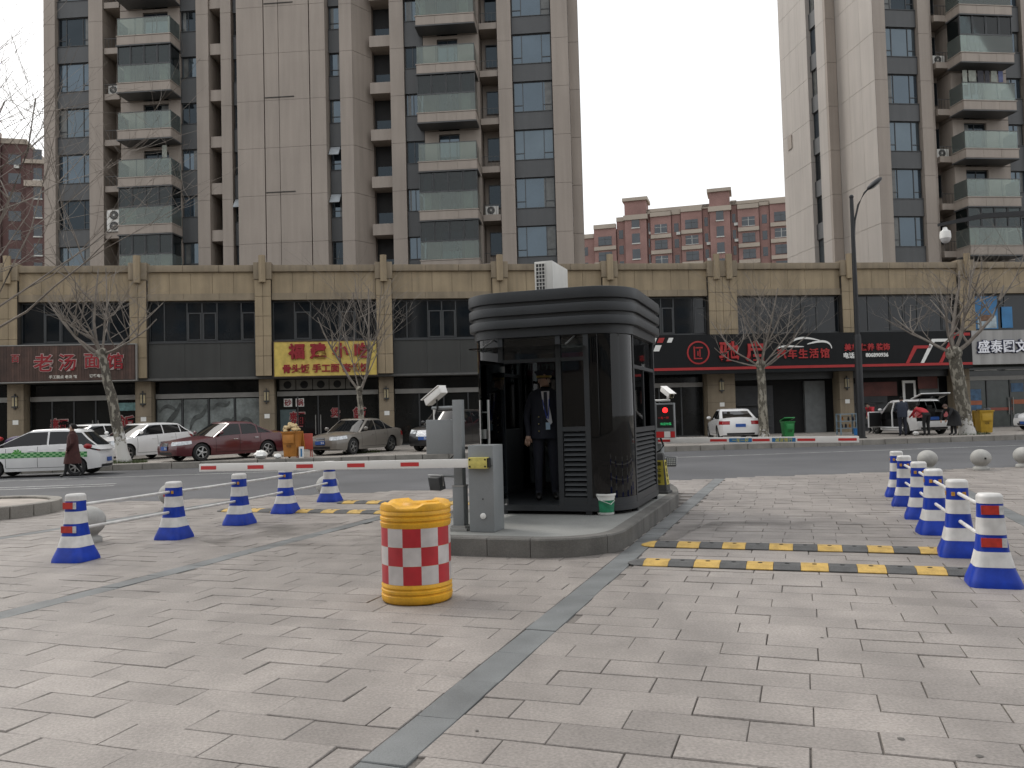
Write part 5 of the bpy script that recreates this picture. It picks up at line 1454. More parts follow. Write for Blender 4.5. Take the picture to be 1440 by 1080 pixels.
# nose direction is local +x; the cars point left (180 deg) and partly towards the road
p = at(104, 640, 27.6)
taxi_spec = dict(L=4.0, W=1.70, H=1.55, wb=2.5, fo=.80, wr=.30, sh=[(0, .60), (.2, .74), (.9, .93), (1.6, .98), (3.0, 1.02), (3.8, 1.02), (4.0, .95)], gh=(.55, 1.75, 3.45, 3.98), rexp=.75, tumble=.15,
             pillars=(0, .50, .80), head=(.62, .78, .5), tail=(.80, .92, .1), doors=(1.2, 2.15, 3.05), grille=(.45, .55, .3), pz=.42, rpz=.5, spokes=7, spw=.03, paint=P_white, tail_high=True, rw0=.02, bow=.14)
p = at(60, 640, 27.9)
tx, fx = car('white taxi with green chequer stripe parked along the kerb at the far left', (p.x, p.y, -.014), ROAD_A + A(180), taxi_spec, 'taxi')
m_tg = mat('taxi_green', (0.03, 0.20, 0.05), .35); m_tg2 = mat('taxi_pale_green', (0.28, 0.5, 0.26), .35)
for sg in (1, -1):
    g1, g2 = MB(), MB()
    for i in range(34):
        for j in range(3):
            d = .42 + i * .095; z = .60 + j * .058 + .035 * math.sin(d * .8)
            if d > 3.75: continue
            q = [fx['B'](d, z, sg, .004), fx['B'](d + .095, z, sg, .004), fx['B'](d + .095, z + .058, sg, .004), fx['B'](d, z + .058, sg, .004)]
            (g1 if (i + j) % 2 else g2).add(q, [(0, 1, 2, 3)])
    g1.build('chequer_stripe', m_tg, tx); g2.build('chequer_stripe', m_tg2, tx)
    st = MB()
    for q in range(8):
        a = q * math.pi / 4
        c = fx['B'](1.55 + .0, .80, sg, .008)
        st.add([(c[0], c[1], c[2] - .02), (c[0] + .17 * math.cos(a), c[1], c[2] + .15 * math.sin(a) - .02), (c[0] + .12 * math.cos(a + .6), c[1], c[2] + .12 * math.sin(a + .6) - .02)], [(0, 1, 2)])
    st.build('emblem', mat('emblem_green', (.08, .35, .05), .4), tx)
    hp = MB()
    def tg_(n, v): d = fx['dr'](v) - .085 - (.52 - .38 * v) * (1 - n); return (4.0 / 2 - d, sg * (fx['yside'](d, v) + .010), fx['zz'](v, d))
    hp.rings([[tg_(i / 5, -.02 + .86 * j / 6) for i in range(6)] for j in range(7)], False, False, close=False)
    hp.rings([[fx['B'](3.98 - .5 * (j / 4) ** .6 * (1 - i / 5), .80 + .22 * j / 4, sg, .008) for i in range(6)] for j in range(5)], False, False, close=False)
    hp.build('rear_glass_corner', m_cglass, tx, smooth=60)
    c = fx['B'](3.66, .94, sg, .0)
    MB().sphere((c[0], c[1] - sg * .03, c[2]), .115, 14, 10, sc=(1.35, .6, .85)).build('round_tail_light', m_tail, tx, smooth=60)
pd = Vector((math.cos(ROAD_A), math.sin(ROAD_A), 0))
car('white car mostly hidden behind the taxi', tuple(at(116, 640, 35.6)[:2]) + (SIDEWALK_Z,), A(180 + 68), dict(HATCH, paint=P_white, H=1.5), group='cars parked across the road')
c2, _ = car('white hatchback parked nose to the road behind the first street tree', tuple(at(196, 640, 34.2)[:2]) + (SIDEWALK_Z,), A(180 + 66), dict(HATCH, paint=P_white))
c3, _ = car('maroon sedan parked at an angle left of the orange bin', tuple(at(317, 640, 32.6)[:2]) + (SIDEWALK_Z,), A(180 + 50), dict(SEDAN, paint=P_mar, L=4.73, handle=m_chrome))
c4, _ = car('grey-brown sedan parked behind the second street tree', tuple(at(502, 640, 35.0)[:2]) + (SIDEWALK_Z,), A(180 + 66), dict(SEDAN, paint=P_gry, grille=(.40, .70, .30)))
SUV = dict(L=4.7, W=1.9, H=1.72, wb=2.75, fo=.9, wr=.36, sh=[(0, .84), (.25, .93), (1.2, 1.04), (2.2, 1.07), (3.8, 1.1), (4.5, 1.1), (4.7, 1.0)], gh=(1.1, 1.8, 3.9, 4.6), rexp=.8, tumble=.13,
           pillars=(0, .36, .68, 1), head=(.74, .9, .5), tail=(.8, 1.08, .2), doors=(1.35, 2.35, 3.3), grille=(.62, .88, .5), pz=.55, rpz=.75, grille_m=m_chrome)
c5, _ = car('black sport utility car with chrome grille half hidden behind the booth', tuple(at(638, 640, 36.4)[:2]) + (SIDEWALK_Z,), A(180 + 64), dict(SUV, paint=P_blk))
c6, _ = car('white sedan seen from behind in front of the car workshop', tuple(at(1029, 600, 39.6)[:2]) + (SIDEWALK_Z,), A(85), dict(SEDAN, paint=P_white, L=4.6, tail=(.72, .88, .42)))
c8, _ = car('white car cut off by the right picture edge', tuple(at(1490, 590, 41.5)[:2]) + (SIDEWALK_Z,), A(180 + 18), dict(HATCH, paint=P_white))
# white car with doors and tailgate open
sp = dict(SUV, paint=P_white, L=4.45, H=1.66, open_side=(1.42, 3.45), open_tail=True, wb=2.65, gh=(1.1, 1.85, 3.75, 4.32))
c7, f7 = car('white estate car with its doors and tailgate wide open, being worked on', tuple(at(1277, 600, 40.6)[:2]) + (SIDEWALK_Z,), A(94), sp, 'parked_car')
m_seat = mat('car_seat', (0.03, 0.028, 0.027), .8); m_inner = mat('car_inner', (0.05, 0.045, 0.042), .7)
X = lambda d: 4.45 / 2 - d
BOX('cabin_floor', m_under, c7, X(3.9), X(1.2), -.7, .7, .3, .34)
BOX('far_side_lining', m_inner, c7, X(4.2), X(1.2), -.85, -.8, .3, 1.02)
for d in (2.15, 3.1):
    for y in (.38, -.38):
        s = MB().box(X(d) - .25, X(d) + .25, y - .24, y + .24, .35, .62).build('seat', m_seat, c7, bev=.05)
        b_ = MB().box(-.08, .08, y - .24, y + .24, 0, .62).build('backrest', m_seat, s, bev=.05); b_.location = (X(d) - .28, 0, .58); b_.rotation_euler = (0, rad(-14), 0)
        MB().box(X(d) - .42, X(d) - .32, y - .12, y + .12, 1.18, 1.36).build('headrest', m_seat, s, bev=.03)
BOX('dashboard', m_trim, c7, X(1.55), X(1.1), -.75, .75, .72, 1.06)
pb = MB().tube([(X(2.46), .90, .34), (X(2.46), .90, 1.08), (X(2.5), .78, 1.55)], .045, 6).build('door_pillar', P_white, c7, smooth=60)
MB().tube([(X(1.42), .87, .32), (X(3.45), .87, .32)], .05, 6).build('door_sill', P_white, c7, smooth=60)
MB().tube([(X(1.45), .88, 1.0), (X(2.0), .77, 1.52), (X(3.3), .75, 1.57), (X(3.6), .8, 1.15)], .035, 6).build('door_frame', P_white, c7, smooth=60)
def open_door(d0, d1, hinge_ang, y=.92):
    w = d1 - d0
    dd = MB().box(-w, 0, -.03, .03, .28, 1.05).build('door', P_white, c7, bev=.02)
    dd.location = (X(d0), y, .06); dd.rotation_euler = (0, 0, rad(-hinge_ang))
    BOX('door_lining', m_trim, dd, -w + .04, -.04, -.045, -.031, .32, 1.0)
    MB().tube([(-.02, 0, 1.05), (-w * .35, -.02, 1.42), (-w * .95, -.02, 1.45), (-w + .01, 0, 1.05)], .018, 6).build('window_frame', m_trim, dd)
    return dd
open_door(1.42, 2.42, 62)
od = open_door(1.42, 2.42, -62, -.92)
od.scale = (1, -1, 1); od.rotation_euler = (0, 0, rad(62))
tg = MB().box(-.95, 0, -.7, .7, -.03, .03).build('tailgate', P_white, c7, bev=.03)
tg.location = (X(3.78), 0, 1.66); tg.rotation_euler = (0, rad(14), 0)
BOX('tailgate_glass', m_cglass, tg, -.55, -.08, -.6, .6, -.045, -.031); BOX('tailgate_lining', m_trim, tg, -.93, -.58, -.62, .62, -.05, -.031)
for y in (-.62, .62): MB().tube([(X(4.15), y, 1.25), (X(4.5), y, 1.72)], .012, 6).build('gas_strut', m_trim, c7)
BOX('boot_floor', m_under, c7, X(4.4), X(3.5), -.7, .7, .55, .6)
# ------------------------------------------------------------------ people
m_skin = mat('skin', (0.47, 0.30, 0.22), .55, var=.06); m_hair = mat('black_hair', (0.010, 0.008, 0.007), .75, spec=.2)
m_navyc = mat('navy_cloth', (0.012, 0.014, 0.024), .8, var=.15, scale=8); m_blackc = mat('black_cloth', (0.010, 0.010, 0.011), .85, var=.15, scale=8)
m_shoe = mat('black_shoe', (0.012, 0.011, 0.011), .4); m_shirt = mat('white_shirt', (0.66, 0.67, 0.70), .7)
m_coat = mat('maroon_coat', (0.055, 0.018, 0.016), .9, var=.2, scale=10); m_redj = mat('red_jacket', (0.40, 0.02, 0.03), .75, var=.15, scale=9)
m_bluej = mat('dark_blue_jacket', (0.018, 0.024, 0.042), .8, var=.2, scale=8)
BONES = [('pelvis', 'spine', 'top'), ('spine', 'chest', 'top'), ('chest', 'neck', 'top'), ('neck', 'jaw', 'skin'), ('jaw', 'skull', 'skin'), ('skull', 'crown', 'skin')]
for s_ in 'LR':
    BONES += [('chest', 'sho' + s_, 'top'), ('sho' + s_, 'elb' + s_, 'top'), ('elb' + s_, 'wri' + s_, 'top'), ('wri' + s_, 'han' + s_, 'skin'),
              ('pelvis', 'hip' + s_, 'leg'), ('hip' + s_, 'kne' + s_, 'leg'), ('kne' + s_, 'ank' + s_, 'leg'), ('ank' + s_, 'toe' + s_, 'shoe')]
RADI = dict(pelvis=(.15, .115), spine=(.145, .11), chest=(.165, .12), neck=(.058, .058), jaw=(.066, .072), skull=(.078, .092), crown=(.045, .055), sho=(.07, .068), elb=(.048, .048), wri=(.033, .036), han=(.03, .04),
            hip=(.092, .095), kne=(.062, .064), ank=(.046, .05), toe=(.036, .045))
BASE = dict(pelvis=(0, 0, .94), spine=(0, .01, 1.12), chest=(0, .01, 1.32), neck=(0, .01, 1.47), jaw=(0, -.015, 1.555), skull=(0, 0, 1.635), crown=(0, .005, 1.69))
for s_, k in (('L', 1), ('R', -1)):
    BASE.update({'sho' + s_: (.175 * k, .01, 1.40), 'elb' + s_: (.235 * k, .03, 1.13), 'wri' + s_: (.245 * k, -.03, .89), 'han' + s_: (.245 * k, -.05, .81), 'hip' + s_: (.095 * k, 0, .90),
                 'kne' + s_: (.105 * k, -.015, .50), 'ank' + s_: (.11 * k, .02, .09), 'toe' + s_: (.12 * k, -.14, .035)})
def person(label, loc, rz, pose, cols, height=1.70, bulk=1.0, face=True):
    """cols: top, leg, shoe, skin materials; a single skinned surface over the joints"""
    t = thing('person', label, 'person', loc, rz)
    J = dict(BASE); J.update(pose); k = height / 1.70
    J = {a: Vector(b) * k for a, b in J.items()}
    names = list(J); me = bpy.data.meshes.new('figure_source')
    me.from_pydata([J[a] for a in names], [(names.index(a), names.index(b)) for a, b, _ in BONES], [])
    ob = bpy.data.objects.new('figure_source', me); COL.objects.link(ob)
    md = ob.modifiers.new('skin', 'SKIN'); md.use_smooth_shade = True
    for i, a in enumerate(names):
        base = a[:-1] if a[-1] in 'LR' and a[:-1] in RADI else a
        r = RADI[base]; bb = bulk if base in ('pelvis', 'spine', 'chest', 'sho', 'elb', 'hip', 'kne') else 1
        me.skin_vertices[0].data[i].radius = (r[0] * k * bb, r[1] * k * bb)
        me.skin_vertices[0].data[i].use_root = (a == 'pelvis')
    ob.modifiers.new('sub', 'SUBSURF').levels = 2
    dg = bpy.context.evaluated_depsgraph_get()
    m2 = bpy.data.meshes.new_from_object(ob.evaluated_get(dg))
    bpy.data.objects.remove(ob); bpy.data.meshes.remove(me)
    order = ['top', 'leg', 'shoe', 'skin']
    m2.materials.clear()
    for o in order: m2.materials.append(cols[o])
    segs = [(J[a], J[b], order.index(r)) for a, b, r in BONES]
    for p in m2.polygons:
        c = p.center; best = 9; bi = 0
        for A_, B_, r in segs:
            d = B_ - A_; u = max(0, min(1, (c - A_).dot(d) / d.length_squared)); ds_ = (c - A_ - d * u).length
            if r == 0 or r == 1: ds_ -= .02
            if ds_ < best: best = ds_; bi = r
        p.material_index = bi
    # fingers grow out of each hand
    bm = bmesh.new(); bm.from_mesh(m2)
    mb = MB()
    for s_ in 'LR':
        h, w_ = J['han' + s_], J['wri' + s_]; d = (h - w_).normalized()
        sd_ = d.cross(Vector((0, 1, 0) if abs(d.y) < .8 else (1, 0, 0))).normalized(); nn = sd_.cross(d)
        for q, ln in zip((-.03, -.011, .009, .028), (.06, .075, .08, .068)):
            b0 = h + sd_ * q * k; b1 = b0 + d * ln * .55 * k; b2 = b1 + (d * .75 + nn * .5) * ln * .5 * k
            mb.tube([b0 - d * .02, b1, b2], [.0095 * k, .0085 * k, .006 * k], 6)
        th = w_ + (h - w_) * .5
        mb.tube([th, th + sd_ * .045 * k + d * .025 * k, th + sd_ * .055 * k + d * .065 * k], [.012 * k, .010 * k, .007 * k], 6)
    vs = [bm.verts.new(v) for v in mb.v]
    for f in mb.f:
        try: nf = bm.faces.new([vs[i] for i in f]); nf.material_index = 3; nf.smooth = True
        except ValueError: pass
    bm.to_mesh(m2); bm.free()
    m2.shade_smooth(); m2.name = 'body'
    put('body', m2, t)
    if face:
        hd = J['skull']; up = (J['crown'] - J['jaw']).normalized(); fwv = (Vector((0, -1, 0)) - up * Vector((0, -1, 0)).dot(up)).normalized(); rt = fwv.cross(up)
        c = hd - up * .02 * k
        MB().tube([c + fwv * .075 + up * .012, c + fwv * .108 - up * .018, c + fwv * .085 - up * .032], [.008, .015, .011], 8).build('nose', cols['skin'], t, smooth=60)
        for q in (-1, 1):
            MB().sphere(c + fwv * .078 + rt * .031 * q + up * .014, .011, 8, 6).build('eye', m_hair, t, smooth=60)
            MB().sphere(c + rt * .078 * q, .025, 8, 6, sc=(.45, .8, 1.3)).build('ear', cols['skin'], t, smooth=60)
        MB().tube([c + fwv * .084 - up * .055 - rt * .022, c + fwv * .09 - up * .055, c + fwv * .084 - up * .055 + rt * .022], .006, 6).build('mouth', mat('lips', (.25, .09, .08), .5), t)
    return t, J, k
def hair(t, J, k, m=None, long=False, sc=1.0):
    hd = J['skull']; up = (J['crown'] - J['jaw']).normalized(); fwv = (Vector((0, -1, 0)) - up * Vector((0, -1, 0)).dot(up)).normalized(); rt = fwv.cross(up)
    mb = MB(); rs = []
    for i in range(9):
        th = math.pi * (.03 + .60 * i / 8)
        ring = []
        for j in range(20):
            a = 2 * math.pi * j / 20
            rr_ = (.094 if not long else .105) * math.sin(th) * sc
            drop = 1.0 if math.cos(a) < .25 or i < 5 else .0     # fringe stops at the brow
            zt = math.cos(th) * .105 * sc if drop else math.cos(math.pi * (.03 + .6 * 4.6 / 8)) * .105 * sc
            ring.append(hd + fwv * (math.cos(a) * rr_ * 1.12 - .012) + rt * math.sin(a) * rr_ + up * (zt + .012 + .003 * math.sin(a * 7 + i)))
        rs.append(ring)
    mb.rings(rs, True, False)
    return mb.build('hair', m or m_hair, t, smooth=60)
def robe(name, m, t, rows, k, n=24, fold=.012):
    """garment: stack of elliptical rings (cx, cy, z, rx, ry)"""
    rs = []
    for i, (cx, cy, z, rx, ry) in enumerate(rows):
        rs.append([(k * (cx + rx * math.cos(2 * math.pi * j / n) * (1 + fold * math.sin(5 * 2 * math.pi * j / n + i))), k * (cy + ry * math.sin(2 * math.pi * j / n) * (1 + fold * math.sin(7 * 2 * math.pi * j / n))), k * z) for j in range(n)])
    return MB().rings(rs, False, False).build(name, m, t, smooth=70)
# guard standing in the booth doorway
gp = gw(-.42, 2.62)
gd, J, k = person('guard in navy uniform, gold-banded cap and lanyard standing inside the booth', (gp.x, gp.y, .337), rad(2), {'elbL': (.25, .06, 1.14), 'wriL': (.22, .05, .9), 'hanL': (.2, .06, .83), 'elbR': (-.25, .05, 1.14), 'wriR': (-.23, -.02, .9)},
                  dict(top=m_navyc, leg=m_navyc, shoe=m_shoe, skin=m_skin), 1.78, 1.05)
robe('jacket', m_navyc, gd, [(0, .01, .80, .20, .15), (0, .01, .92, .195, .145), (0, .01, 1.1, .18, .135), (0, .01, 1.3, .2, .145), (0, .01, 1.39, .19, .125), (0, .01, 1.445, .085, .075)], k)
_n0 = len(gd.children)
MB().prism([(-.055, 1.47), (.055, 1.47), (.045, 1.3), (.085, 1.05), (.06, 1.02), (-.01, 1.12), (-.03, 1.25)], -.152, -.145, axis='y').build('shirt_front', m_shirt, gd)
MB().prism([(-.022, 1.46), (.022, 1.46), (.03, 1.15), (.0, 1.1), (-.025, 1.15)], -.158, -.153, axis='y').build('tie', mat('tie_navy', (.01, .012, .03), .6), gd)
MB().tube([(-.05, -.12, 1.47), (-.03, -.162, 1.3), (.015, -.164, 1.1)], .006, 6).tube([(.05, -.12, 1.47), (.045, -.162, 1.3), (.03, -.164, 1.1)], .006, 6).build('lanyard', mat('lanyard_blue', (.03, .07, .4), .5), gd)
MB().box(-.005, .055, -.172, -.166, 1.0, 1.1).build('badge', mat('badge', (.4, .55, .7), .4), gd)
for z in (1.18, 1.08, .98): MB().sphere((-.1, -.148, z), .011, 8, 6).build('button', mat('gold_button', (.6, .5, .25), .3, metal=.7), gd)
MB().lathe([(.060, 1.40), (.068, 1.44), (.064, 1.485)], 20, (0, .005, 0), cap0=False, cap1=False).build('shirt_collar', m_shirt, gd, smooth=60)
for o_ in list(gd.children)[_n0:]: o_.scale = (1.05, 1.05, 1.047)
hz = J['crown'].z
MB().lathe([(.096, -.04), (.1, -.005), (.135, .045), (.13, .06), (.06, .068)], 24, (0, .0, hz)).build('cap', m_navyc, gd, smooth=50)
MB().lathe([(.105, -.036), (.112, -.008)], 24, (0, 0, hz), cap0=False, cap1=False).build('cap_band', mat('gold_band', (.4, .28, .06), .4), gd, smooth=60)
MB().prism([(x * .1, -.085 - .075 * math.sqrt(max(0, 1 - x * x))) for x in [q / 6 for q in range(-6, 7)]], hz - .05, hz - .042).build('cap_peak', m_shoe, gd)
# woman crossing the road in a long maroon coat
wp = ground_at(102, 671)
wm, J, k = person('woman in long maroon coat and black boots walking left across the road', (wp.x, wp.y, -.014), rad(-68), {
    'kneL': (.09, -.14, .50), 'ankL': (.09, -.22, .10), 'toeL': (.10, -.37, .05), 'kneR': (-.09, .06, .50), 'ankR': (-.09, .30, .15), 'toeR': (-.1, .20, .03), 'wriL': (.2, -.12, .92), 'hanL': (.18, -.16, .86), 'wriR': (-.22, .06, .88), 'hanR': (-.22, .08, .8)},
    dict(top=m_coat, leg=m_blackc, shoe=m_shoe, skin=m_skin), 1.63, 1.0)
robe('coat', m_coat, wm, [(0, .01, .46, .25, .27), (0, .01, .6, .245, .25), (0, .01, .8, .225, .21), (0, .01, 1.0, .21, .18), (0, .01, 1.2, .22, .17), (0, .01, 1.36, .22, .15), (0, .01, 1.45, .13, .1), (0, .0, 1.52, .09, .09)], k, fold=.03)
MB().tube([Vector((.175, .01, 1.40)) * k, Vector((.25, .03, 1.13)) * k, Vector((.21, -.1, .94)) * k], [.085, .07, .055], 10).tube([Vector((-.175, .01, 1.40)) * k, Vector((-.25, .03, 1.13)) * k, Vector((-.23, .05, .9)) * k], [.085, .07, .055], 10).build('sleeves', m_coat, wm, smooth=60)
hair(wm, J, k, None, True, 1.12)
# man in dark blue beside the open white car, seen from behind
np = at(1270, 611, 37.4)
nm, J, k = person('man in dark blue standing with his back turned at the open white car', (np.x, np.y, SIDEWALK_Z), rad(170), {'neck': (0, -.04, 1.45), 'jaw': (0, -.08, 1.52), 'skull': (0, -.08, 1.60), 'crown': (0, -.08, 1.66), 'chest': (0, -.02, 1.31),
    'elbL': (.25, -.1, 1.14), 'wriL': (.18, -.3, 1.05), 'hanL': (.15, -.38, 1.05), 'elbR': (-.25, -.1, 1.14), 'wriR': (-.18, -.3, 1.05), 'hanR': (-.15, -.38, 1.05)}, dict(top=m_bluej, leg=m_navyc, shoe=m_shoe, skin=m_skin), 1.76, 1.15)
robe('jacket', m_bluej, nm, [(0, .01, .82, .205, .16), (0, .01, 1.0, .21, .155), (0, .0, 1.2, .225, .16), (0, -.02, 1.36, .225, .145), (0, -.03, 1.46, .1, .08)], k)
hair(nm, J, k)
# worker in a red jacket bending into the boot
rp = at(1303, 609, 37.2)
rmn, J, k = person('worker in red jacket bending into the open car', (rp.x, rp.y, SIDEWALK_Z), rad(-165), {'pelvis': (0, .05, .93), 'spine': (0, -.1, 1.05), 'chest': (0, -.32, 1.14), 'neck': (0, -.46, 1.2), 'jaw': (0, -.55, 1.2), 'skull': (0, -.6, 1.24), 'crown': (0, -.63, 1.29),
    'shoL': (.18, -.38, 1.15), 'shoR': (-.18, -.38, 1.15), 'elbL': (.24, -.52, .95), 'wriL': (.2, -.7, .85), 'hanL': (.18, -.76, .82), 'elbR': (-.24, -.52, .95), 'wriR': (-.2, -.7, .85), 'hanR': (-.18, -.76, .82), 'hipL': (.095, .05, .9), 'hipR': (-.095, .05, .9)},
    dict(top=m_redj, leg=m_blackc, shoe=m_shoe, skin=m_skin), 1.74, 1.15, face=False)
hair(rmn, J, k)
# worker at the far side, only red sleeve and head over the open door
fp_ = at(1226, 590, 43.0)
fr_, J, k = person('worker in red behind the open front door of the white car', (fp_.x, fp_.y, SIDEWALK_Z), rad(-60), {'chest': (0, -.12, 1.22), 'neck': (0, -.2, 1.32), 'jaw': (0, -.26, 1.38), 'skull': (0, -.28, 1.44), 'crown': (0, -.29, 1.5), 'shoL': (.18, -.14, 1.28), 'shoR': (-.18, -.14, 1.28),
    'elbL': (.24, -.25, 1.05), 'wriL': (.2, -.45, 1.0), 'hanL': (.19, -.52, 1.0)}, dict(top=m_redj, leg=m_blackc, shoe=m_shoe, skin=m_skin), 1.7, 1.1)
hair(fr_, J, k)
# person in a long dark coat stooping behind the car
dp = at(1341, 613, 36.9)
dm, J, k = person('person in long black coat stooping behind the open tailgate', (dp.x, dp.y, SIDEWALK_Z), rad(-75), {'pelvis': (0, .1, .88), 'spine': (0, 0, 1.02), 'chest': (0, -.16, 1.14), 'neck': (0, -.26, 1.22), 'jaw': (0, -.34, 1.22), 'skull': (0, -.39, 1.26), 'crown': (0, -.41, 1.31),
    'shoL': (.18, -.2, 1.16), 'shoR': (-.18, -.2, 1.16), 'elbL': (.22, -.35, .92), 'wriL': (.18, -.48, .72), 'hanL': (.16, -.52, .65), 'elbR': (-.22, -.35, .92), 'wriR': (-.18, -.45, .7), 'hanR': (-.16, -.48, .63), 'hipL': (.1, .1, .85), 'hipR': (-.1, .1, .85), 'kneL': (.11, .0, .47), 'kneR': (-.11, .04, .47)},
    dict(top=m_blackc, leg=m_blackc, shoe=m_shoe, skin=m_skin), 1.7, 1.15, face=False)
robe('coat', m_blackc, dm, [(0, .06, .42, .3, .3), (0, .08, .6, .27, .26), (0, .1, .85, .23, .22), (0, .02, 1.02, .23, .2), (0, -.14, 1.14, .23, .18), (0, -.22, 1.22, .13, .12)], k, fold=.03)
hair(dm, J, k, mat('brown_hair', (.06, .03, .02), .5), True)
# ------------------------------------------------------------------ street trees (leafless, whitewashed planes)
def bark(name, c, wash=None):
    m = mat(name, c, .9, var=.3, scale=7, fine=.25, fscale=30, bump=.6, bscale=25)
    nt = m.node_tree; N = nt.nodes; L = nt.links; b = N['Principled BSDF']; src = b.inputs['Base Color'].links[0].from_socket
    g = N.new('ShaderNodeNewGeometry'); mpp = N.new('ShaderNodeMapping'); mpp.inputs['Scale'].default_value = (1, 1, .45); L.new(g.outputs['Position'], mpp.inputs['Vector'])
    ns = N.new('ShaderNodeTexNoise'); ns.inputs['Scale'].default_value = 8; ns.inputs['Detail'].default_value = 5; L.new(mpp.outputs[0], ns.inputs['Vector'])
    mr = N.new('ShaderNodeMapRange'); mr.inputs['From Min'].default_value = .5; mr.inputs['From Max'].default_value = .56; L.new(ns.outputs['Fac'], mr.inputs['Value'])
    mx = N.new('ShaderNodeMix'); mx.data_type = 'RGBA'; L.new(mr.outputs[0], mx.inputs[0]); L.new(src, mx.inputs[6]); mx.inputs[7].default_value = (.27, .25, .205, 1)      # pale flaked patches
    L.new(mx.outputs[2], b.inputs['Base Color'])
    if wash:
        nt = m.node_tree; N = nt.nodes; L = nt.links; b = N['Principled BSDF']; src = b.inputs['Base Color'].links[0].from_socket
        g = N.new('ShaderNodeNewGeometry'); sp_ = N.new('ShaderNodeSeparateXYZ'); L.new(g.outputs['Position'], sp_.inputs[0])
        ns = N.new('ShaderNodeTexNoise'); ns.inputs['Scale'].default_value = 7; ns.inputs['Detail'].default_value = 6; L.new(g.outputs['Position'], ns.inputs['Vector'])
        a = N.new('ShaderNodeMath'); a.operation = 'MULTIPLY_ADD'; a.inputs[1].default_value = 2.6; a.inputs[2].default_value = -1.3; L.new(ns.outputs['Fac'], a.inputs[0])
        s = N.new('ShaderNodeMath'); s.operation = 'ADD'; L.new(sp_.outputs['Z'], s.inputs[0]); L.new(a.outputs[0], s.inputs[1])
        mr = N.new('ShaderNodeMapRange'); mr.inputs['From Min'].default_value = wash - .12; mr.inputs['From Max'].default_value = wash + .12; mr.inputs['To Min'].default_value = 1; mr.inputs['To Max'].default_value = 0
        L.new(s.outputs[0], mr.inputs['Value'])
        mx = N.new('ShaderNodeMix'); mx.data_type = 'RGBA'; L.new(mr.outputs[0], mx.inputs[0]); L.new(src, mx.inputs[6]); mx.inputs[7].default_value = (.52, .51, .48, 1)
        L.new(mx.outputs[2], b.inputs['Base Color'])
    return m
m_bark = bark('plane_bark', (0.09, 0.08, 0.066)); m_barkw = bark('plane_bark_washed', (0.085, 0.075, 0.06), 1.2)
m_twig = mat('twig', (0.20, 0.175, 0.15), .9, var=.3, scale=4)
def grow(mb, p, d, r, ln, lvl, rng, up=.12, spread=.55, kids=(3, 4), minr=.004):
    n = 5 if lvl > 1 else 4; pts = [p]; rs = [r]; q = p.copy(); dd = d.copy()
    for i in range(n):
        dd = (dd + Vector((rng.gauss(0, .13), rng.gauss(0, .13), rng.gauss(0, .10) + up * (.9 if lvl >= 2 else .5)))).normalized()
        q = q + dd * ln / n; pts.append(q.copy()); rs.append(max(minr * .7, r * (1 - .62 * (i + 1) / n)))
    mb.tube(pts, rs, 6 if r > .03 else 4 if r > .012 else 3)
    if lvl <= 0: return
    for k in range(rng.randint(*kids)):
        f = rng.uniform(.25, 1.0); i = min(n, max(1, int(f * n)))
        a = rng.uniform(0, 2 * math.pi)
        side_ = Vector((math.cos(a), math.sin(a), rng.uniform(-.2, .5)))
        nd = (dd * (1 - spread) + side_ * spread).normalized()
        grow(mb, pts[i], nd, max(minr, rs[i] * .66), ln * rng.uniform(.5, .88), lvl - 1, rng, up, spread, kids, minr)
def tree(label, base, trunk, limbs, seed, lean=(0, 0), mt=None, lvl=3, name='plane_tree', kids=(2, 4), rise=.16):
    rng = random.Random(seed)
    t = thing(name, label, 'tree', base)
    mb = MB(); pts = []; rs = []
    H_, r0, r1 = trunk
    for i in range(9):
        f = i / 8; pts.append(Vector((lean[0] * f + rng.gauss(0, .012), lean[1] * f + rng.gauss(0, .012), H_ * f - .05))); rs.append(r0 * (1.3 if i == 0 else 1.0) * (1 - f) + r1 * f + rng.uniform(-.006, .006))
    mb.tube(pts, rs, 14); mb.sphere(pts[-1], r1 * 1.35, 10, 8)
    mb.build('trunk', mt or m_barkw, t, smooth=60)
    cr = MB()
    top = pts[-1]
    for (dx, dy, dz, ln, r) in limbs:
        grow(cr, top - Vector((0, 0, rng.uniform(0, .25))), Vector((dx, dy, dz)).normalized(), r * .68, ln * 1.18, lvl, rng, rise, .6, kids)
    cr.build('crown', m_twig, t, smooth=60)
    return t
def at_side(px, py): g = ground_at(px, py, SIDEWALK_Z); return (g.x, g.y, SIDEWALK_Z - .02)
T1b = tuple(at(176, 650, 31.3)[:2]) + (SIDEWALK_Z - .02,)
tree('bare street tree with leaning whitewashed trunk in front of the wooden sign', T1b, (4.2, .22, .15), [(-.9, .1, .75, 2.6, .10), (.9, -.1, .35, 2.3, .07), (-.5, .5, .8, 2.4, .08), (.2, -.4, 1, 2.8, .09), (.7, .3, .6, 2.6, .07), (-.2, -.5, .9, 2.2, .06), (-.9, -.4, .3, 2.2, .06), (.1, .2, 1, 3.0, .07)], 11, (-.85, 0))
tree('bare street tree with slim whitewashed trunk in front of the grey-brown sedan', tuple(at(512, 632, 35.0)[:2]) + (SIDEWALK_Z - .02,), (2.7, .13, .11), [(-.55, 0, .85, 3.0, .09), (.05, .1, 1, 3.8, .10), (.35, -.2, .9, 2.6, .05), (-.2, .4, .9, 2.6, .05)], 23, (-.15, 0), kids=(3, 4), rise=.22)
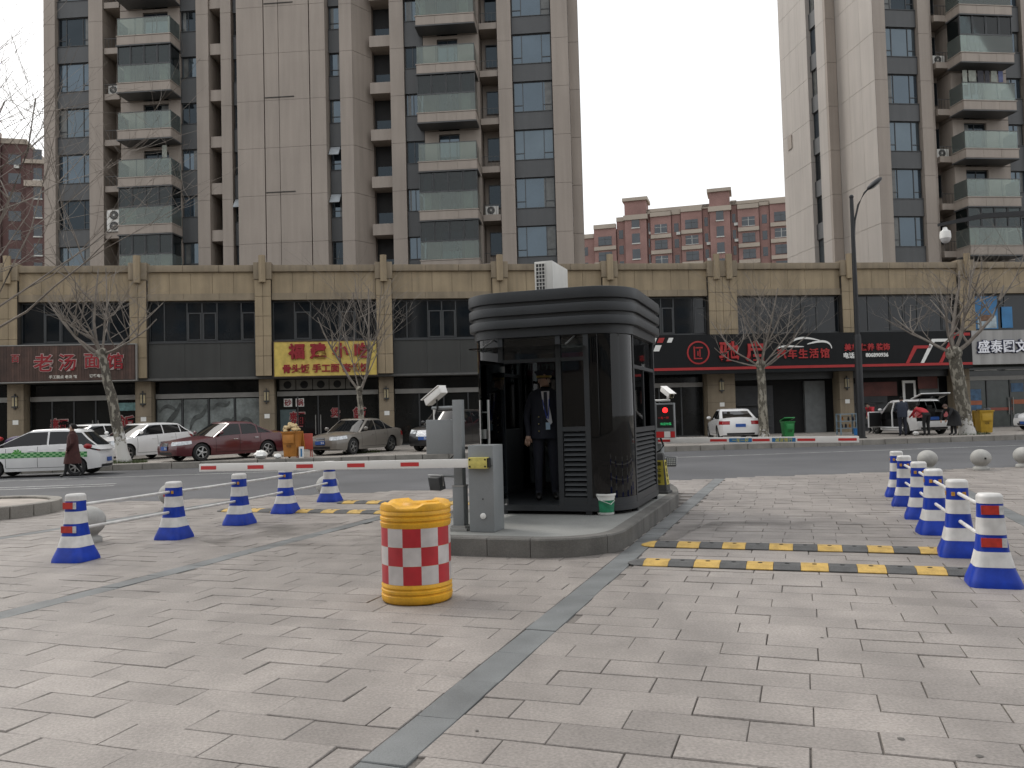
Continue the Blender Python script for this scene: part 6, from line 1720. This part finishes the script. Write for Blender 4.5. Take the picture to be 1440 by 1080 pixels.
tree('bare street tree with mottled trunk beside the white sedan', tuple(at(1075, 612, 37.0)[:2]) + (SIDEWALK_Z - .02,), (3.4, .22, .17), [(-.9, .1, .4, 2.6, .07), (.9, 0, .4, 2.8, .07), (-.6, -.4, .7, 2.6, .06), (.5, .4, .8, 2.6, .06), (0, -.2, 1, 3.0, .08), (-.3, .4, .9, 2.7, .06), (.7, -.4, .5, 2.5, .06), (-.9, -.2, .15, 2.3, .05), (-.2, -.6, .5, 2.0, .05), (.8, .3, .15, 2.2, .05)], 31, (-.05, 0), bark('plane_bark_mottled', (.10, .09, .07), .3))
tree('thick bare street tree with forked limbs left of the yellow bin', tuple(at(1361, 610, 37.3)[:2]) + (SIDEWALK_Z - .02,), (3.7, .31, .26), [(.85, 0, .6, 3.2, .15), (-.1, .1, 1, 3.4, .14), (-.9, .1, .55, 2.6, .10), (.35, -.2, 1, 3.2, .12), (-.5, -.4, .8, 2.6, .08), (-.8, .3, .35, 2.8, .07), (.2, .4, .9, 2.4, .07)], 47, (-.45, 0), bark('plane_bark_patchy', (.10, .09, .07), .75))
# bare tree in the round planter, its trunk just outside the picture
pt = tree('bare tree in the round planter reaching in from the left edge', (-10.25, 15.35, .17), (3.2, .14, .10), [(.5, .0, .95, 4.0, .05), (.95, -.15, .30, 3.0, .042), (.22, .3, 1, 4.8, .055), (-.5, 0, .9, 3.6, .06), (.8, .3, .6, 3.0, .035), (.12, -.3, 1, 5.0, .05), (-.8, -.3, .6, 3, .05), (.7, .1, .75, 3.4, .035)], 58, (.1, 0), m_bark, lvl=3, kids=(3, 4), rise=.16)
# weeds in the tree pits
def weeds(label, px, py, Y, n, w):
    c = at(px, py, Y); rng = random.Random(int(px)); mb = MB()
    for i in range(n):
        a = rng.uniform(0, 6.28); rr_ = w * math.sqrt(rng.random()); x, y = rr_ * math.cos(a), rr_ * .6 * math.sin(a); h = rng.uniform(.04, .16); l = rng.uniform(0, 6.28)
        dx, dy = math.cos(l) * .012, math.sin(l) * .012; ox, oy = rng.gauss(0, .05), rng.gauss(0, .05)
        mb.add([(x - dx, y - dy, 0), (x + dx, y + dy, 0), (x + ox, y + oy, h)], [(0, 1, 2)])
    o = mb.build('weeds', mat('weed_green', (.065, .085, .03), .8, var=.3, scale=9)); o.location = (c.x, c.y, SIDEWALK_Z); tag(o, label, 'weeds', kind='stuff')
weeds('green weeds round the foot of the leaning street tree', 178, 650, 31.1, 700, .75)
weeds('green weeds round the slim street tree', 508, 632, 34.9, 700, .8)
weeds('green weeds beside the thick street tree', 1370, 610, 37.2, 300, .7)
# ------------------------------------------------------------------ street lamp, dome camera pole
m_pole = mat('black_pole', (.022, .023, .025), .45, metal=.3, var=.1)
lp = at(1211.5, 612, 36.4)
sl = thing('street_lamp', 'tall black street lamp with curved neck beside the long black sign', 'street lamp', (lp.x, lp.y, SIDEWALK_Z))
MB().lathe([(.22, 0), (.22, .05), (.16, .06), (.155, 4.4), (.13, 4.5)], 16).build('lower_pole', m_pole, sl, smooth=40)
MB().tube([(0, 0, 4.45), (0, 0, 10.5)], [.11, .08], 12).sphere((0, 0, 10.55), .1, 10, 6).build('upper_pole', m_pole, sl, smooth=40)
MB().tube([(.03, 0, 8.6), (.1, -.01, 9.5), (.28, -.03, 10.2), (.55, -.06, 10.7), (.75, -.09, 10.9)], [.045, .045, .042, .04, .04], 8).build('neck', m_pole, sl, smooth=60)
lh = MB().sphere((0, 0, 0), .42, 18, 12, sc=(1, .5, .3)).build('lamp_head', m_pole, sl, smooth=60); lh.location = (.98, -.12, 11.08); lh.rotation_euler = (0, rad(-38), 0)
MB().sphere((0, 0, -.04), .36, 16, 10, sc=(1, .48, .28)).build('lamp_lens', mat('lens_grey', (.4, .41, .4), .25), lh, smooth=60)
cp_ = thing('camera_pole', 'dark overhead arm with white dome camera reaching in at the right edge', 'camera pole', (14.9, 21.3, 0))
MB().tube([(0, 0, -.02), (0, 0, 6.5)], [.13, .10], 12).build('pole', m_pole, cp_, smooth=40)
z0 = at(1330, 301, 21)
MB().rings([[(x, y_, z) for y_, z in ((-h, zc - h), (h, zc - h), (h, zc + h), (-h, zc + h))] for x, h, zc in ((0, .07, 6.42), (z0.x - 14.9 + 1.1, .06, 6.34), (z0.x - 14.9 - .05, .035, 6.14))]).build('arm', m_pole, cp_)
dc = MB().lathe([(.02, .25), (.05, .24), (.06, .18), (.125, .14), (.135, .05), (.135, -.04)], 20).build('dome_housing', m_white, cp_, smooth=50); dc.location = (z0.x - 14.9 + .12, 0, 5.83)
MB().sphere((0, 0, -.05), .12, 16, 10).build('dome', mat('dome_grey', (.5, .5, .5), .1), dc, smooth=60)
# ------------------------------------------------------------------ bins, rack, litter, scooter
def bin_(label, pos, rz, m, lidopen, trash=None, h=1.0):
    t = thing('wheelie_bin', label, 'bin', pos, rz); s = h
    MB().rings([[(sx * a * s, sy * b_ * s, z * s) for sx, sy in ((-1, -1), (1, -1), (1, 1), (-1, 1))] for a, b_, z in ((.22, .24, .06), (.27, .30, .92), (.30, .33, .93), (.30, .33, .98))], cap1=False).build('tub', m, t, bev=.015)
    MB().box(-.2 * s, .2 * s, -.325 * s, -.30 * s, .55 * s, .85 * s).build('front_panel', m, t, bev=.01)
    put('lettering', text_mesh('垃圾', m_black, .1, .003, .0), t, (0, -.30 * s, .45 * s))
    for x in (-.2, .2):
        MB().lathe([(.02, -.03), (.09, -.03), (.1, 0), (.09, .03), (.02, .03)], 16, (x * s, .22 * s, .1), axis='x').build('wheel', m_tyre, t, smooth=40)
    l = MB().box(-.3 * s, .3 * s, -.68 * s, 0, 0, .05).build('lid', m, t, bev=.015); l.location = (0, .34 * s, .985 * s)
    l.rotation_euler = (rad(-lidopen), 0, 0)
    MB().tube([(-.22 * s, .36 * s, .9 * s), (.22 * s, .36 * s, .9 * s)], .018, 8).build('handle', m, t)
    return t
m_orange = mat('orange_bin', (.46, .19, .035), .5, var=.12, scale=5, streak=.15); m_green = mat('green_bin', (.018, .20, .05), .45, var=.12, scale=5); m_ybin = mat('yellow_bin', (.48, .30, .03), .5, var=.12, scale=5, streak=.1)
op_ = tuple(at(411, 640, 31.5)[:2]) + (SIDEWALK_Z,)
bin_('orange bin heaped with rubbish between the maroon and grey sedans', op_, rad(-8), m_orange, -105, h=1.02)
rng = random.Random(5)
rb_ = MB()
for i in range(26):
    x, y = rng.uniform(-.26, .26), rng.uniform(-.26, .26); z = .95 + .5 * max(0, 1 - math.sqrt(x * x + y * y) / .34) * rng.uniform(.7, 1)
    rb_.sphere((x, y, max(.94, z)), rng.uniform(.06, .11), 7, 5, sc=(rng.uniform(.7, 1.3), rng.uniform(.7, 1.3), rng.uniform(.5, 1.1)))
ro = rb_.build('rubbish_heap', mat('rubbish', (.5, .38, .2), .7, var=.5, scale=7)); ro.location = op_; tag(ro, 'crumpled pale rubbish heaped on the orange bin', 'rubbish')
gb_ = bin_('green bin with crooked lid right of the white sedan', tuple(at(1108, 610, 37.2)[:2]) + (SIDEWALK_Z,), rad(5), m_green, 14, h=.82)
yb_ = bin_('large yellow bin heaped with black bags right of the thick tree', tuple(at(1384, 608, 37.6)[:2]) + (SIDEWALK_Z,), rad(-4), m_ybin, -100, h=1.08)
bb = MB()
for i in range(10): bb.sphere((rng.uniform(-.2, .2), rng.uniform(-.2, .2), 1.04 + rng.uniform(0, .06)), rng.uniform(.1, .16), 9, 6, sc=(1.2, 1, .7))
o = bb.build('rubbish_bags', mat('black_bag', (.015, .015, .016), .3), smooth=60); o.location = tuple(at(1384, 608, 37.6)[:2]) + (SIDEWALK_Z,); tag(o, 'black rubbish bags piled in the yellow bin', 'rubbish')
def bag(label, px, py, Y, s, m):
    c = at(px, py, Y); mb = MB(); r = random.Random(int(px))
    rs = []
    for i in range(8):
        th = math.pi * (i + .5) / 8
        rs.append([(s * math.sin(th) * math.cos(a) * (1 + r.uniform(-.25, .25)), s * math.sin(th) * math.sin(a) * (1 + r.uniform(-.25, .25)), s * .7 * (1 - math.cos(th)) * (1 + r.uniform(-.1, .1))) for a in [2 * math.pi * j / 12 for j in range(12)]])
    o = mb.rings(rs).build('plastic_bag', m, smooth=30); o.location = (c.x, c.y, SIDEWALK_Z); tag(o, label, 'bag')
bag('crumpled white plastic bag on the pavement by the maroon sedan rear wheel', 367, 643, 31.0, .24, m_white)
bag('small white plastic bag on the pavement left of the orange bin', 391, 644, 31.0, .14, m_white)
bag('white rag on the ground under the open white car', 1288, 611, 37.6, .14, m_white)
c = at(429, 640, 32.0)
st = thing('stool', 'red plastic stool behind the orange bin', 'stool', (c.x, c.y, SIDEWALK_Z), .4)
m_rst = mat('red_plastic', (.36, .05, .03), .45)
MB().box(-.3, .3, -.04, .04, .3, .9).build('backrest', m_rst, st, bev=.02); MB().box(-.3, .3, -.04, .4, .42, .47).build('seat', m_rst, st, bev=.02)
for x in (-.27, .27):
    for y in (0, .36): MB().tube([(x, y, 0), (x * .95, y, .43)], .02, 6).build('leg', m_rst, st)
c = at(424, 645, 31.4)
cb_ = thing('carton', 'white carton standing beside the orange bin', 'box', (c.x, c.y, SIDEWALK_Z), .2)
MB().box(-.09, .09, -.08, .08, 0, .42).build('box_body', m_white, cb_, bev=.005); MB().box(-.03, .03, -.083, -.081, .05, .35).build('print', m_bluep, cb_)
c = at(1191, 606, 42.0)
rk = thing('tool_rack', 'pale blue metal rack with tools beside the street lamp', 'rack', (c.x, c.y, SIDEWALK_Z), POD_A)
m_rack = mat('rack_blue', (.20, .27, .32), .5)
for x in (-.42, .42):
    for y in (-.2, .2): BOX('upright', m_rack, rk, x - .03, x + .03, y - .03, y + .03, 0, 1.05)
for z in (.3, .65, 1.0): BOX('shelf', m_rack, rk, -.45, .45, -.235, .235, z, z + .04)
for i in range(6): MB().lathe([(.05, 0), (.05, .14), (.02, .2)], 10, (-.3 + i * .12, rng.uniform(-.1, .1), (.34, .69)[i % 2])).build('tool_bottle', (m_trim, m_orange, m_bluej)[i % 3], rk)
c = at(1205, 607, 40.5)
bk_ = thing('bucket', 'bright blue bucket at the foot of the tool rack', 'bucket', (c.x, c.y, SIDEWALK_Z))
MB().lathe([(.13, 0), (.17, .32), (.185, .33), (.16, .31), (.12, .02)], 18, cap1=False).build('tub', mat('bright_blue', (.02, .16, .42), .4), bk_, smooth=40)
MB().tube([(-.17, 0, .31), (0, -.12, .22), (.17, 0, .31)], .006, 5).build('handle', m_steel, bk_)
c = at(14, 640, 33.5)
sc_ = thing('scooter', 'dark scooter with red mudguard and purple rain cover at the left edge', 'scooter', (c.x, c.y, SIDEWALK_Z), rad(200))
for x in (-.6, .6): MB().lathe([(.12, -.05), (.22, -.05), (.25, 0), (.22, .05), (.12, .05)], 20, (x, 0, .25), axis='y').build('wheel', m_tyre, sc_, smooth=40)
MB().prism([(-.75, .5), (-.3, .35), (.25, .32), (.45, .75), (.38, .8), (.1, .42), (-.2, .5), (-.3, .72), (-.8, .72)], -.14, .14, axis='y').build('frame', m_trim, sc_, bev=.03)
MB().tube([(.6, 0, .25), (.45, 0, .8), (.4, 0, 1.02)], .03, 8).tube([(.4, -.3, 1.05), (.4, .3, 1.05)], .02, 8).build('fork', m_alu, sc_)
MB().sphere((.42, 0, .98), .2, 12, 8, sc=(1, 1.4, .5)).build('fairing', m_redpaint, sc_, smooth=60)
MB().sphere((-.35, 0, .82), .5, 14, 10, sc=(1.1, .6, .55)).build('rain_cover', mat('purple_cover', (.03, .016, .07), .6, var=.3, scale=6), sc_, smooth=60)
